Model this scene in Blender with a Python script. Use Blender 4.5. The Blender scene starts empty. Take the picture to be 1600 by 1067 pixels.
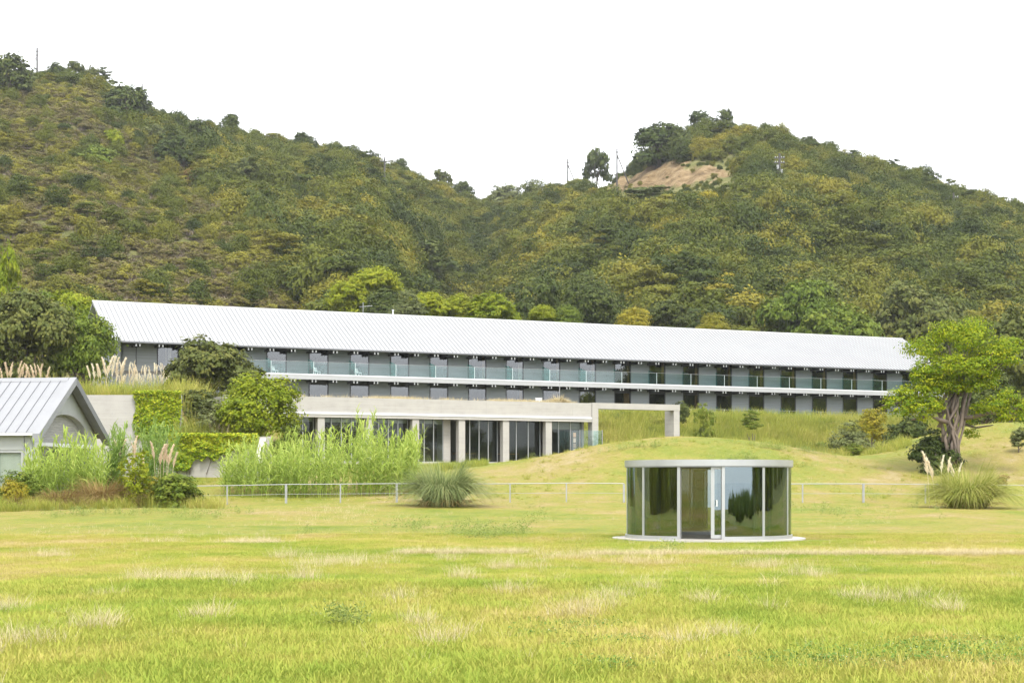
import bpy, math, random
import numpy as np
from mathutils import Vector, Matrix

SC = bpy.context.scene
COL = SC.collection
R = math.radians
F = 2540.0            # focal length in pixels of the 1600 px wide photograph
CX, HY = 800.0, 753.0  # image centre column, row of the horizon
EYE = 1.7

# ------------------------------------------------------------------ camera
cd = bpy.data.cameras.new('camera')
cam = bpy.data.objects.new('camera', cd)
COL.objects.link(cam)
cam.location = (0, 0, EYE)
cam.rotation_euler = (R(90), 0, 0)
cd.sensor_width = 36.0
cd.lens = F * 36.0 / 1600.0
cd.shift_y = (HY - 533.5) / 1600.0
cd.clip_start = 0.5
cd.clip_end = 9000
SC.camera = cam

# ------------------------------------------------------------------ sky, sun, exposure
SUN_EL, SUN_AZ = 58.0, 165.0      # azimuth clockwise from +Y: behind the camera, a little to the right
world = bpy.data.worlds.new('World')
SC.world = world
world.use_nodes = True
wn, wl = world.node_tree.nodes, world.node_tree.links
wn.clear()
sky = wn.new('ShaderNodeTexSky')
sky.sky_type = 'NISHITA'
sky.sun_disc = False
sky.sun_elevation = R(SUN_EL)
sky.sun_rotation = R(SUN_AZ)
sky.air_density = 1.0
sky.dust_density = 4.0
hs = wn.new('ShaderNodeHueSaturation')
hs.inputs['Saturation'].default_value = 0.22
mx = wn.new('ShaderNodeMix')
mx.data_type = 'RGBA'
mx.inputs[0].default_value = 0.62
mx.inputs[7].default_value = (8.6, 8.75, 9.0, 1)     # bright even overcast
bg = wn.new('ShaderNodeBackground')
bg.inputs['Strength'].default_value = 0.12
wo = wn.new('ShaderNodeOutputWorld')
wl.new(sky.outputs[0], hs.inputs['Color'])
wl.new(hs.outputs[0], mx.inputs[6])
wl.new(mx.outputs[2], bg.inputs['Color'])
wl.new(bg.outputs[0], wo.inputs['Surface'])

sd = bpy.data.lights.new('sun', 'SUN')
sd.energy = 1.3
sd.angle = R(14)
sd.color = (1.0, 0.95, 0.87)
sun = bpy.data.objects.new('sun', sd)
COL.objects.link(sun)
_d = Vector((math.sin(R(SUN_AZ)) * math.cos(R(SUN_EL)), math.cos(R(SUN_AZ)) * math.cos(R(SUN_EL)), math.sin(R(SUN_EL))))
sun.rotation_euler = (-_d).to_track_quat('-Z', 'Y').to_euler()
sun.location = (0, -20, 60)

SC.view_settings.view_transform = 'Standard'
SC.view_settings.look = 'None'
SC.view_settings.exposure = 1.55
SC.view_settings.gamma = 1.0
SC.view_settings.use_curve_mapping = False
SC.render.engine = 'CYCLES'
SC.cycles.max_bounces = 8
SC.cycles.transparent_max_bounces = 24
SC.cycles.diffuse_bounces = 3
SC.cycles.glossy_bounces = 4
SC.cycles.caustics_reflective = False
SC.cycles.caustics_refractive = False

rng = np.random.default_rng(11)
random.seed(5)


# ------------------------------------------------------------------ materials
def new_mat(name):
    m = bpy.data.materials.new(name)
    m.use_nodes = True
    m.node_tree.nodes.clear()
    return m, m.node_tree.nodes, m.node_tree.links


def ramp(n, stops):
    r = n.new('ShaderNodeValToRGB')
    el = r.color_ramp.elements
    while len(el) < len(stops):
        el.new(0.5)
    for e, (p, c) in zip(el, stops):
        e.position = p
        e.color = (c[0], c[1], c[2], 1)
    return r


def math_node(n, l, op, a, b):
    m = n.new('ShaderNodeMath')
    m.operation = op
    for i, v in enumerate((a, b)):
        if isinstance(v, (int, float)):
            m.inputs[i].default_value = v
        else:
            l.new(v, m.inputs[i])
    return m.outputs[0]


def solid(name, col, rough=0.6, metal=0.0, noise=0.12, scale=3.0, bump=0.0, stretch=(1, 1, 1), spec=0.5):
    """plain painted / metal / wooden surface with a little mottling and wear"""
    m, n, l = new_mat(name)
    tc = n.new('ShaderNodeTexCoord')
    mp = n.new('ShaderNodeMapping')
    mp.inputs['Scale'].default_value = stretch
    l.new(tc.outputs['Object'], mp.inputs['Vector'])
    nz = n.new('ShaderNodeTexNoise')
    nz.inputs['Scale'].default_value = scale
    nz.inputs['Detail'].default_value = 6
    nz.inputs['Roughness'].default_value = 0.65
    l.new(mp.outputs[0], nz.inputs['Vector'])
    lo = [c * (1 - noise) for c in col]
    hi = [min(1, c * (1 + noise)) for c in col]
    rp = ramp(n, [(0.3, lo), (0.7, hi)])
    l.new(nz.outputs['Fac'], rp.inputs[0])
    b = n.new('ShaderNodeBsdfPrincipled')
    b.inputs['Roughness'].default_value = rough
    b.inputs['Metallic'].default_value = metal
    b.inputs['Specular IOR Level'].default_value = spec
    l.new(rp.outputs[0], b.inputs['Base Color'])
    if bump:
        bp = n.new('ShaderNodeBump')
        bp.inputs['Strength'].default_value = bump
        bp.inputs['Distance'].default_value = 0.02
        l.new(nz.outputs['Fac'], bp.inputs['Height'])
        l.new(bp.outputs[0], b.inputs['Normal'])
    o = n.new('ShaderNodeOutputMaterial')
    l.new(b.outputs[0], o.inputs[0])
    return m


def concrete(name, col):
    m, n, l = new_mat(name)
    tc = n.new('ShaderNodeTexCoord')
    nz = n.new('ShaderNodeTexNoise')
    nz.inputs['Scale'].default_value = 0.9
    nz.inputs['Detail'].default_value = 9
    nz.inputs['Roughness'].default_value = 0.7
    l.new(tc.outputs['Object'], nz.inputs['Vector'])
    mp = n.new('ShaderNodeMapping')
    mp.inputs['Scale'].default_value = (0.25, 0.25, 5.0)
    l.new(tc.outputs['Object'], mp.inputs['Vector'])
    nb = n.new('ShaderNodeTexNoise')          # board-formed lifts
    nb.inputs['Scale'].default_value = 1.6
    nb.inputs['Detail'].default_value = 3
    l.new(mp.outputs[0], nb.inputs['Vector'])
    a = math_node(n, l, 'MULTIPLY', nz.outputs['Fac'], 0.6)
    b_ = math_node(n, l, 'MULTIPLY', nb.outputs['Fac'], 0.4)
    s = math_node(n, l, 'ADD', a, b_)
    rp = ramp(n, [(0.28, [c * 0.78 for c in col]), (0.5, col), (0.72, [c * 1.13 for c in col])])
    l.new(s, rp.inputs[0])
    b = n.new('ShaderNodeBsdfPrincipled')
    b.inputs['Roughness'].default_value = 0.85
    l.new(rp.outputs[0], b.inputs['Base Color'])
    bp = n.new('ShaderNodeBump')
    bp.inputs['Strength'].default_value = 0.25
    bp.inputs['Distance'].default_value = 0.02
    l.new(s, bp.inputs['Height'])
    l.new(bp.outputs[0], b.inputs['Normal'])
    o = n.new('ShaderNodeOutputMaterial')
    l.new(b.outputs[0], o.inputs[0])
    return m


def glass(name, tint, ior, refl=(1, 1, 1), rough=0.0):
    m, n, l = new_mat(name)
    fr = n.new('ShaderNodeFresnel')
    fr.inputs['IOR'].default_value = ior
    tr = n.new('ShaderNodeBsdfTransparent')
    tr.inputs['Color'].default_value = (*tint, 1)
    gl = n.new('ShaderNodeBsdfGlossy')
    gl.inputs['Color'].default_value = (*refl, 1)
    gl.inputs['Roughness'].default_value = rough
    ms = n.new('ShaderNodeMixShader')
    o = n.new('ShaderNodeOutputMaterial')
    ge = n.new('ShaderNodeNewGeometry')
    inv = math_node(n, l, 'SUBTRACT', 1.0, ge.outputs['Backfacing'])
    l.new(math_node(n, l, 'MULTIPLY', fr.outputs[0], inv), ms.inputs[0])
    l.new(tr.outputs[0], ms.inputs[1])
    l.new(gl.outputs[0], ms.inputs[2])
    l.new(ms.outputs[0], o.inputs[0])
    return m


def foliage(name, cols, trans=0.3, rnd=0.35, patch=0.0, patch_scale=0.12, rough=0.55):
    """leaf colours: per-leaf attribute, per-plant random and (for cover) patches over the ground"""
    m, n, l = new_mat(name)
    at = n.new('ShaderNodeAttribute')
    at.attribute_name = 'tone'
    oi = n.new('ShaderNodeObjectInfo')
    v = math_node(n, l, 'MULTIPLY', at.outputs['Fac'], 1.0 - rnd - patch)
    r = math_node(n, l, 'MULTIPLY', oi.outputs['Random'], rnd)
    v = math_node(n, l, 'ADD', v, r)
    if patch:
        nz = n.new('ShaderNodeTexNoise')
        nz.inputs['Scale'].default_value = patch_scale
        nz.inputs['Detail'].default_value = 4
        nz.inputs['Roughness'].default_value = 0.6
        g = n.new('ShaderNodeNewGeometry')
        l.new(g.outputs['Position'], nz.inputs['Vector'])
        mr = n.new('ShaderNodeMapRange')
        mr.inputs['From Min'].default_value = 0.3
        mr.inputs['From Max'].default_value = 0.7
        l.new(nz.outputs['Fac'], mr.inputs['Value'])
        p = math_node(n, l, 'MULTIPLY', mr.outputs[0], patch)
        v = math_node(n, l, 'ADD', v, p)
    k = len(cols)
    rp = ramp(n, [((i + 0.5) / k, c) for i, c in enumerate(cols)])
    l.new(v, rp.inputs[0])
    df = n.new('ShaderNodeBsdfPrincipled')
    df.inputs['Roughness'].default_value = rough
    df.inputs['Specular IOR Level'].default_value = 0.08
    tl = n.new('ShaderNodeBsdfTranslucent')
    ms = n.new('ShaderNodeMixShader')
    ms.inputs[0].default_value = trans
    o = n.new('ShaderNodeOutputMaterial')
    l.new(rp.outputs[0], df.inputs['Base Color'])
    l.new(rp.outputs[0], tl.inputs['Color'])
    l.new(df.outputs[0], ms.inputs[1])
    l.new(tl.outputs[0], ms.inputs[2])
    l.new(ms.outputs[0], o.inputs[0])
    return m


def lawn_colour(n, l):
    """world-space patches of green, olive and straw shared by the soil sheet and the blades"""
    g = n.new('ShaderNodeNewGeometry')
    mp = n.new('ShaderNodeMapping')
    mp.inputs['Scale'].default_value = (0.75, 0.5, 0.0)
    l.new(g.outputs['Position'], mp.inputs['Vector'])
    n1 = n.new('ShaderNodeTexNoise')
    n1.inputs['Scale'].default_value = 0.16
    n1.inputs['Detail'].default_value = 5
    n1.inputs['Roughness'].default_value = 0.62
    n2 = n.new('ShaderNodeTexNoise')
    n2.inputs['Scale'].default_value = 0.75
    n2.inputs['Detail'].default_value = 5
    n2.inputs['Roughness'].default_value = 0.7
    l.new(mp.outputs[0], n1.inputs['Vector'])
    l.new(mp.outputs[0], n2.inputs['Vector'])
    a = math_node(n, l, 'MULTIPLY', n1.outputs['Fac'], 0.92)
    b = math_node(n, l, 'MULTIPLY', n2.outputs['Fac'], 0.52)
    s = math_node(n, l, 'SUBTRACT', math_node(n, l, 'ADD', a, b), 0.245)
    # drier on the mounds, greener close to the camera
    sp = n.new('ShaderNodeSeparateXYZ')
    l.new(g.outputs['Position'], sp.inputs[0])
    mr = n.new('ShaderNodeMapRange')
    mr.inputs['From Min'].default_value = 14
    mr.inputs['From Max'].default_value = 100
    mr.inputs['To Min'].default_value = -0.01
    mr.inputs['To Max'].default_value = 0.065
    l.new(sp.outputs['Y'], mr.inputs['Value'])
    s = math_node(n, l, 'ADD', s, mr.outputs[0])
    return s


LAWN_STOPS = [(0.33, (0.232, 0.308, 0.048)), (0.44, (0.322, 0.358, 0.066)), (0.54, (0.400, 0.374, 0.092)),
              (0.62, (0.450, 0.375, 0.138)), (0.72, (0.540, 0.450, 0.250))]


def lawn_mat(name, blades):
    m, n, l = new_mat(name)
    s = lawn_colour(n, l)
    if blades:
        at = n.new('ShaderNodeAttribute')
        at.attribute_name = 'tone'
        t = math_node(n, l, 'MULTIPLY', at.outputs['Fac'], 0.10)
        oi = n.new('ShaderNodeObjectInfo')
        r = math_node(n, l, 'MULTIPLY', oi.outputs['Random'], 0.07)
        s = math_node(n, l, 'ADD', s, math_node(n, l, 'ADD', t, r))
        s = math_node(n, l, 'SUBTRACT', s, 0.085)
    rp = ramp(n, LAWN_STOPS)
    l.new(s, rp.inputs[0])
    df = n.new('ShaderNodeBsdfPrincipled')
    df.inputs['Roughness'].default_value = 0.7
    df.inputs['Specular IOR Level'].default_value = 0.06
    o = n.new('ShaderNodeOutputMaterial')
    if blades:
        l.new(rp.outputs[0], df.inputs['Base Color'])
        tl = n.new('ShaderNodeBsdfTranslucent')
        ms = n.new('ShaderNodeMixShader')
        ms.inputs[0].default_value = 0.35
        l.new(rp.outputs[0], tl.inputs['Color'])
        l.new(df.outputs[0], ms.inputs[1])
        l.new(tl.outputs[0], ms.inputs[2])
        l.new(ms.outputs[0], o.inputs[0])
    else:
        nz = n.new('ShaderNodeTexNoise')
        nz.inputs['Scale'].default_value = 9
        nz.inputs['Detail'].default_value = 8
        nz.inputs['Roughness'].default_value = 0.75
        tc = n.new('ShaderNodeTexCoord')
        l.new(tc.outputs['Object'], nz.inputs['Vector'])
        mm = n.new('ShaderNodeMix')
        mm.data_type = 'RGBA'
        mm.blend_type = 'MULTIPLY'
        mm.inputs[0].default_value = 1.0
        r2 = ramp(n, [(0.3, (0.34, 0.33, 0.30)), (0.65, (0.62, 0.61, 0.58))])
        l.new(nz.outputs['Fac'], r2.inputs[0])
        l.new(rp.outputs[0], mm.inputs[6])
        l.new(r2.outputs[0], mm.inputs[7])
        l.new(mm.outputs[2], df.inputs['Base Color'])
        bp = n.new('ShaderNodeBump')
        bp.inputs['Strength'].default_value = 0.8
        bp.inputs['Distance'].default_value = 0.05
        l.new(nz.outputs['Fac'], bp.inputs['Height'])
        l.new(bp.outputs[0], df.inputs['Normal'])
        l.new(df.outputs[0], o.inputs[0])
    return m


def hill_mat():
    m, n, l = new_mat('hill_soil_and_litter')
    g = n.new('ShaderNodeNewGeometry')
    at = n.new('ShaderNodeAttribute')
    at.attribute_name = 'bare'
    nz = n.new('ShaderNodeTexNoise')
    nz.inputs['Scale'].default_value = 0.35
    nz.inputs['Detail'].default_value = 8
    nz.inputs['Roughness'].default_value = 0.7
    l.new(g.outputs['Position'], nz.inputs['Vector'])
    und = ramp(n, [(0.35, (0.085, 0.095, 0.032)), (0.55, (0.14, 0.14, 0.05)), (0.7, (0.19, 0.165, 0.085))])
    ear = ramp(n, [(0.36, (0.085, 0.058, 0.030)), (0.5, (0.185, 0.130, 0.068)), (0.64, (0.265, 0.20, 0.115))])
    l.new(nz.outputs['Fac'], und.inputs[0])
    l.new(nz.outputs['Fac'], ear.inputs[0])
    mm = n.new('ShaderNodeMix')
    mm.data_type = 'RGBA'
    l.new(at.outputs['Fac'], mm.inputs[0])
    l.new(und.outputs[0], mm.inputs[6])
    l.new(ear.outputs[0], mm.inputs[7])
    b = n.new('ShaderNodeBsdfPrincipled')
    b.inputs['Roughness'].default_value = 0.95
    b.inputs['Specular IOR Level'].default_value = 0.1
    l.new(mm.outputs[2], b.inputs['Base Color'])
    bp = n.new('ShaderNodeBump')
    bp.inputs['Strength'].default_value = 1.0
    bp.inputs['Distance'].default_value = 0.8
    l.new(nz.outputs['Fac'], bp.inputs['Height'])
    l.new(bp.outputs[0], b.inputs['Normal'])
    o = n.new('ShaderNodeOutputMaterial')
    l.new(b.outputs[0], o.inputs[0])
    return m


M = {
    'concrete': concrete('fair_faced_concrete', (0.345, 0.332, 0.31)),
    'concrete_grey': concrete('weathered_concrete', (0.33, 0.315, 0.29)),
    'apron': concrete('pale_concrete_apron', (0.40, 0.38, 0.34)),
    'roof': solid('pale_roof_metal', (0.272, 0.277, 0.284), 0.5, 0.0, 0.06, 0.35),
    'seam': solid('roof_seam_metal', (0.212, 0.217, 0.222), 0.5, 0.2, 0.06),
    'house_roof': solid('zinc_roof_metal', (0.222, 0.227, 0.238), 0.5, 0.0, 0.05, 0.8),
    'zinc_dark': solid('grey_zinc_trim', (0.15, 0.155, 0.168), 0.5, 0.1, 0.06),
    'board': solid('silvered_wall_boards', (0.24, 0.255, 0.265), 0.75, 0.0, 0.16, 1.2, 0.2, (0.2, 0.2, 7.0)),
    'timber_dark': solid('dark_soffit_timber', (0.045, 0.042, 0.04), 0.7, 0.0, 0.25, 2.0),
    'post_dark': solid('dark_window_metal', (0.055, 0.056, 0.06), 0.45, 0.3, 0.1),
    'white': solid('white_painted_steel', (0.62, 0.63, 0.64), 0.45, 0.0, 0.04),
    'fascia': solid('light_grey_fascia', (0.34, 0.345, 0.35), 0.5, 0.0, 0.06, 0.8),
    'house_wall': solid('pale_grey_render', (0.36, 0.375, 0.37), 0.8, 0.0, 0.05, 1.0),
    'louvre': solid('grey_louvre_boards', (0.29, 0.285, 0.265), 0.75, 0.0, 0.2, 2.0, 0.0, (1, 1, 8)),
    'wood': solid('ochre_timber', (0.30, 0.17, 0.06), 0.6, 0.0, 0.2, 2.0, 0.0, (6, 6, 0.6)),
    'curtain': solid('pale_curtain_cloth', (0.42, 0.37, 0.29), 0.9, 0.0, 0.1, 3.0, 0.0, (8, 8, 0.3)),
    'blind': solid('pale_roller_blind', (0.5, 0.49, 0.45), 0.9, 0.0, 0.05),
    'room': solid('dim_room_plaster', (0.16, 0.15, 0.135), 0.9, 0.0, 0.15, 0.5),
    'room_dark': solid('unlit_space_black', (0.03, 0.028, 0.026), 0.9, 0.0, 0.2, 0.5),  # near-black puts the shade of unlit rooms and underfloor into the colour
    'aluminium': solid('brushed_aluminium', (0.42, 0.43, 0.44), 0.38, 0.55, 0.05, 2.0),
    'alu_dark': solid('grey_steel_frame', (0.28, 0.285, 0.295), 0.4, 0.4, 0.06),
    'rail': solid('galvanised_rail', (0.30, 0.305, 0.305), 0.5, 0.3, 0.1, 4.0),
    'pole': solid('grey_utility_pole', (0.075, 0.07, 0.066), 0.8, 0.0, 0.15),
    'trunk': solid('grey_brown_bark', (0.125, 0.10, 0.078), 0.9, 0.0, 0.35, 4.0, 0.8, (3, 3, 0.6)),
    'root': solid('pale_aerial_root_bark', (0.165, 0.13, 0.105), 0.85, 0.0, 0.3, 5.0, 0.8, (3, 3, 0.7)),
    'twig': solid('dry_twigs', (0.21, 0.17, 0.125), 0.9, 0.0, 0.25),
    'rock': solid('pinkish_rock', (0.24, 0.18, 0.15), 0.9, 0.0, 0.3, 0.8, 0.8),
    'plume': foliage('cream_plumes', [(0.759, 0.655, 0.483), (0.874, 0.782, 0.621), (0.880, 0.880, 0.759)], 0.4),
    'plume_pink': foliage('pinkish_plumes', [(0.632, 0.506, 0.370), (0.759, 0.621, 0.470), (0.851, 0.747, 0.582)], 0.35),
    'g_hotel': glass('hotel_window_glass', (0.70, 0.72, 0.72), 2.2, (0.92, 0.96, 1.0)),
    'g_rail': glass('green_balustrade_glass', (0.88, 0.955, 0.945), 1.7, (0.93, 1.0, 1.0)),
    'g_divider': glass('teal_divider_glass', (0.60, 0.86, 0.82), 1.9, (0.75, 1.0, 0.96)),
    'g_terrace': glass('restaurant_glass', (0.80, 0.85, 0.83), 1.5, (0.9, 0.97, 0.95)),
    'g_pav': glass('smoked_pavilion_glass', (0.46, 0.465, 0.43), 2.9, (0.78, 0.95, 1.0)),  # blue of the sky behind the camera is put into the reflection colour
    'g_house': glass('house_glass', (0.86, 0.90, 0.88), 1.5),
    'lawn_soil': lawn_mat('lawn_thatch', False),
    'lawn_blade': lawn_mat('lawn_blades', True),
    'hill': hill_mat(),
    'straw': foliage('dry_straw_grass', [(0.40, 0.33, 0.17), (0.52, 0.44, 0.26), (0.62, 0.54, 0.36)], 0.35),
    'weed': foliage('grey_green_weeds', [(0.166, 0.224, 0.060), (0.248, 0.306, 0.080), (0.331, 0.365, 0.112)], 0.3),
    'clover': foliage('deep_green_clover', [(0.085, 0.17, 0.03), (0.12, 0.22, 0.04), (0.16, 0.26, 0.05)], 0.3),
    'flower': solid('white_petals', (0.75, 0.75, 0.7), 0.8),
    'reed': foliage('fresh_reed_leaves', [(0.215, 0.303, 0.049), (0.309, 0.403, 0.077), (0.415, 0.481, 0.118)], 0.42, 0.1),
    'reed_dark': foliage('dark_green_reed_leaves', [(0.115, 0.200, 0.040), (0.184, 0.280, 0.056), (0.276, 0.360, 0.096)], 0.4, 0.1),  # darker green leaf tones for the clumps near the house
    'pampas': foliage('grey_green_pampas_blades', [(0.149, 0.203, 0.074), (0.243, 0.297, 0.115), (0.392, 0.392, 0.176)], 0.35, 0.1),
    'pampas_gold': foliage('golden_green_pampas_blades', [(0.20, 0.25, 0.04), (0.33, 0.36, 0.08), (0.50, 0.46, 0.16)], 0.4, 0.1),
    'bank_grass': foliage('bank_grasses', [(0.156, 0.213, 0.035), (0.252, 0.291, 0.050), (0.372, 0.370, 0.075), (0.480, 0.403, 0.140)], 0.35, 0.2, 0.4, 0.13),
    'bracken': foliage('russet_bracken', [(0.162, 0.105, 0.040), (0.247, 0.165, 0.061), (0.342, 0.260, 0.101)], 0.3),
    'ivy': foliage('yellow_green_ivy', [(0.135, 0.225, 0.013), (0.257, 0.325, 0.020), (0.432, 0.438, 0.033)], 0.3, 0.1),
    'leaf_dark': foliage('dark_evergreen_leaves', [(0.038, 0.059, 0.014), (0.066, 0.089, 0.021), (0.108, 0.125, 0.033)], 0.2, 0.3),
    'leaf_olive': foliage('olive_leaves', [(0.058, 0.075, 0.020), (0.094, 0.113, 0.029), (0.152, 0.157, 0.038)], 0.25, 0.3),
    'leaf_mid': foliage('mid_green_leaves', [(0.081, 0.125, 0.017), (0.136, 0.185, 0.025), (0.217, 0.244, 0.035)], 0.3, 0.3),
    'leaf_lime': foliage('lime_leaves', [(0.139, 0.195, 0.013), (0.225, 0.266, 0.017), (0.310, 0.324, 0.024)], 0.35, 0.25),
    'leaf_fresh': foliage('fresh_bright_leaves', [(0.091, 0.162, 0.009), (0.202, 0.274, 0.013), (0.358, 0.370, 0.016)], 0.35, 0.1),
    'leaf_yellow': foliage('yellowing_leaves', [(0.162, 0.169, 0.020), (0.257, 0.236, 0.024), (0.365, 0.297, 0.034)], 0.3, 0.3),
    'leaf_grey': foliage('grey_green_leaves', [(0.094, 0.115, 0.040), (0.143, 0.165, 0.060), (0.198, 0.215, 0.088)], 0.3, 0.3),
    'bank_leaf': foliage('bank_bush_leaves', [(0.099, 0.143, 0.030), (0.165, 0.209, 0.040), (0.242, 0.253, 0.050), (0.330, 0.308, 0.070)], 0.3, 0.5),
    'scrub': foliage('hill_scrub', [(0.074, 0.096, 0.020), (0.130, 0.146, 0.025), (0.162, 0.129, 0.066), (0.185, 0.183, 0.027), (0.264, 0.244, 0.035), (0.324, 0.283, 0.042)], 0.25, 0.36, 0.38, 0.10),
    'wood_cover': foliage('hill_woodland', [(0.025, 0.040, 0.011), (0.052, 0.073, 0.014), (0.085, 0.105, 0.016), (0.113, 0.129, 0.018), (0.162, 0.159, 0.021), (0.252, 0.215, 0.025)], 0.28, 0.62, 0.24, 0.035),
}


# ------------------------------------------------------------------ mesh helpers
def raw_mesh(name, verts, faces, mats, tone=None, smooth=False, mat_idx=None):
    """verts (n,3), faces (m,k) int array or list of such arrays"""
    me = bpy.data.meshes.new(name)
    fl = faces if isinstance(faces, list) else [faces]
    fl = [np.asarray(f, dtype=np.int32) for f in fl if len(f)]
    verts = np.asarray(verts, dtype=np.float32)
    me.vertices.add(len(verts))
    me.vertices.foreach_set('co', verts.ravel())
    nl = sum(f.size for f in fl)
    nf = sum(len(f) for f in fl)
    if nf:
        me.loops.add(nl)
        me.polygons.add(nf)
        me.loops.foreach_set('vertex_index', np.concatenate([f.ravel() for f in fl]))
        tot = np.concatenate([np.full(len(f), f.shape[1], dtype=np.int32) for f in fl])
        st = np.concatenate([[0], np.cumsum(tot)[:-1]]).astype(np.int32)
        me.polygons.foreach_set('loop_start', st)
        if mat_idx is not None:
            me.polygons.foreach_set('material_index', np.asarray(mat_idx, dtype=np.int32))
        if smooth:
            me.polygons.foreach_set('use_smooth', np.ones(nf, dtype=bool))
    for m in (mats if isinstance(mats, (list, tuple)) else [mats]):
        me.materials.append(m)
    if tone is not None:
        a = me.attributes.new('tone', 'FLOAT', 'POINT')
        a.data.foreach_set('value', np.asarray(tone, dtype=np.float32))
    me.update(calc_edges=True)
    return me


def link(name, me, parent=None, loc=(0, 0, 0)):
    o = bpy.data.objects.new(name, me)
    COL.objects.link(o)
    o.location = loc
    if parent is not None:
        o.parent = parent
    return o


def tag(o, label=None, cat=None, group=None, kind=None):
    for k, v in (('label', label), ('category', cat), ('group', group), ('kind', kind)):
        if v:
            o[k] = v
    return o


def thing(name, label, cat, loc=(0, 0, 0), rz=0.0, group=None):
    o = bpy.data.objects.new(name, None)
    COL.objects.link(o)
    o.location = loc
    o.rotation_euler = (0, 0, rz)
    o.empty_display_size = 0.3
    return tag(o, label, cat, group)


def copy_tree(o, parent=None):
    c = o.copy()
    COL.objects.link(c)
    c.parent = parent
    for ch in list(o.children):
        copy_tree(ch, c)
    return c


class MB:
    """collects boxes, prisms and tubes into one mesh"""

    def __init__(s):
        s.v, s.f, s.m = [], [], []

    def poly(s, pts, faces, mi=0):
        b = len(s.v)
        s.v += [tuple(p) for p in pts]
        for f in faces:
            s.f.append([b + i for i in f])
            s.m.append(mi)
        return s

    def box(s, x0, x1, y0, y1, z0, z1, mi=0):
        p = [(x0, y0, z0), (x1, y0, z0), (x1, y1, z0), (x0, y1, z0), (x0, y0, z1), (x1, y0, z1), (x1, y1, z1), (x0, y1, z1)]
        return s.poly(p, [(0, 3, 2, 1), (4, 5, 6, 7), (0, 1, 5, 4), (1, 2, 6, 5), (2, 3, 7, 6), (3, 0, 4, 7)], mi)

    def hexa(s, a, b, mi=0):
        """a, b: two matching quads, joined into a solid"""
        return s.poly(list(a) + list(b), [(0, 3, 2, 1), (4, 5, 6, 7), (0, 1, 5, 4), (1, 2, 6, 5), (2, 3, 7, 6), (3, 0, 4, 7)], mi)

    def prism(s, loop, d, mi=0):
        """loop of 3-D points extruded along vector d"""
        n = len(loop)
        top = [(p[0] + d[0], p[1] + d[1], p[2] + d[2]) for p in loop]
        fs = [list(range(n))[::-1], list(range(n, 2 * n))]
        fs += [(i, (i + 1) % n, n + (i + 1) % n, n + i) for i in range(n)]
        return s.poly(list(loop) + top, fs, mi)

    def tube(s, pts, radii, k=8, mi=0, cap=True):
        pts = [Vector(p) for p in pts]
        rings = []
        b0 = len(s.v)
        up = Vector((0, 0, 1))
        for i, p in enumerate(pts):
            d = (pts[min(i + 1, len(pts) - 1)] - pts[max(i - 1, 0)]).normalized()
            ref = up if abs(d.z) < 0.95 else Vector((1, 0, 0))
            a = d.cross(ref).normalized()
            c = d.cross(a).normalized()
            r = radii[i] if hasattr(radii, '__len__') else radii
            for j in range(k):
                t = 2 * math.pi * j / k
                s.v.append(tuple(p + a * (r * math.cos(t)) + c * (r * math.sin(t))))
        for i in range(len(pts) - 1):
            for j in range(k):
                q = b0 + i * k
                s.f.append([q + j, q + (j + 1) % k, q + k + (j + 1) % k, q + k + j])
                s.m.append(mi)
        if cap:
            s.f.append([b0 + j for j in range(k)][::-1])
            s.m.append(mi)
            q = b0 + (len(pts) - 1) * k
            s.f.append([q + j for j in range(k)])
            s.m.append(mi)
        return s

    def mesh(s, name, mats, smooth=False):
        me = bpy.data.meshes.new(name)
        me.from_pydata(s.v, [], s.f)
        for m in (mats if isinstance(mats, (list, tuple)) else [mats]):
            me.materials.append(m)
        me.polygons.foreach_set('material_index', s.m)
        if smooth:
            me.polygons.foreach_set('use_smooth', [True] * len(s.f))
        me.update()
        return me

    def build(s, name, mats, parent=None, smooth=False, loc=(0, 0, 0)):
        return link(name, s.mesh(name, mats, smooth), parent, loc)


def bevel(o, w=0.015, seg=2):
    md = o.modifiers.new('bevel', 'BEVEL')
    md.width = w
    md.segments = seg
    md.limit_method = 'ANGLE'
    return o


# ------------------------------------------------------------------ terrain
A25 = math.atan2(0.4256, 0.905)
UX, UY = math.cos(A25), math.sin(A25)          # the long buildings' axis
HX, HYW = -34.61, 140.0                         # left eave corner of the hotel


def uv(X, Y):
    dx, dy = X - HX, Y - HYW
    return UX * dx + UY * dy, -UY * dx + UX * dy


def hw(u, v):
    return HX + UX * u - UY * v, HYW + UY * u + UX * v


def sst(a, b, x):
    x = np.asarray(x, dtype=float)
    t = np.clip((x - a) / (b - a), 0, 1)
    return t * t * (3 - 2 * t)


_ph = np.random.default_rng(3).uniform(0, 6.28, 40)


def wav(X, Y, sc, i):
    """smooth pseudo-random field in -1..1"""
    a = np.sin(X / sc * 1.00 + Y / sc * 0.62 + _ph[i]) * np.sin(Y / sc * 0.93 - X / sc * 0.41 + _ph[i + 1])
    b = np.sin(X / sc * 2.13 - Y / sc * 1.17 + _ph[i + 2]) * np.sin(Y / sc * 1.87 + X / sc * 0.77 + _ph[i + 3])
    return 0.65 * a + 0.35 * b


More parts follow.
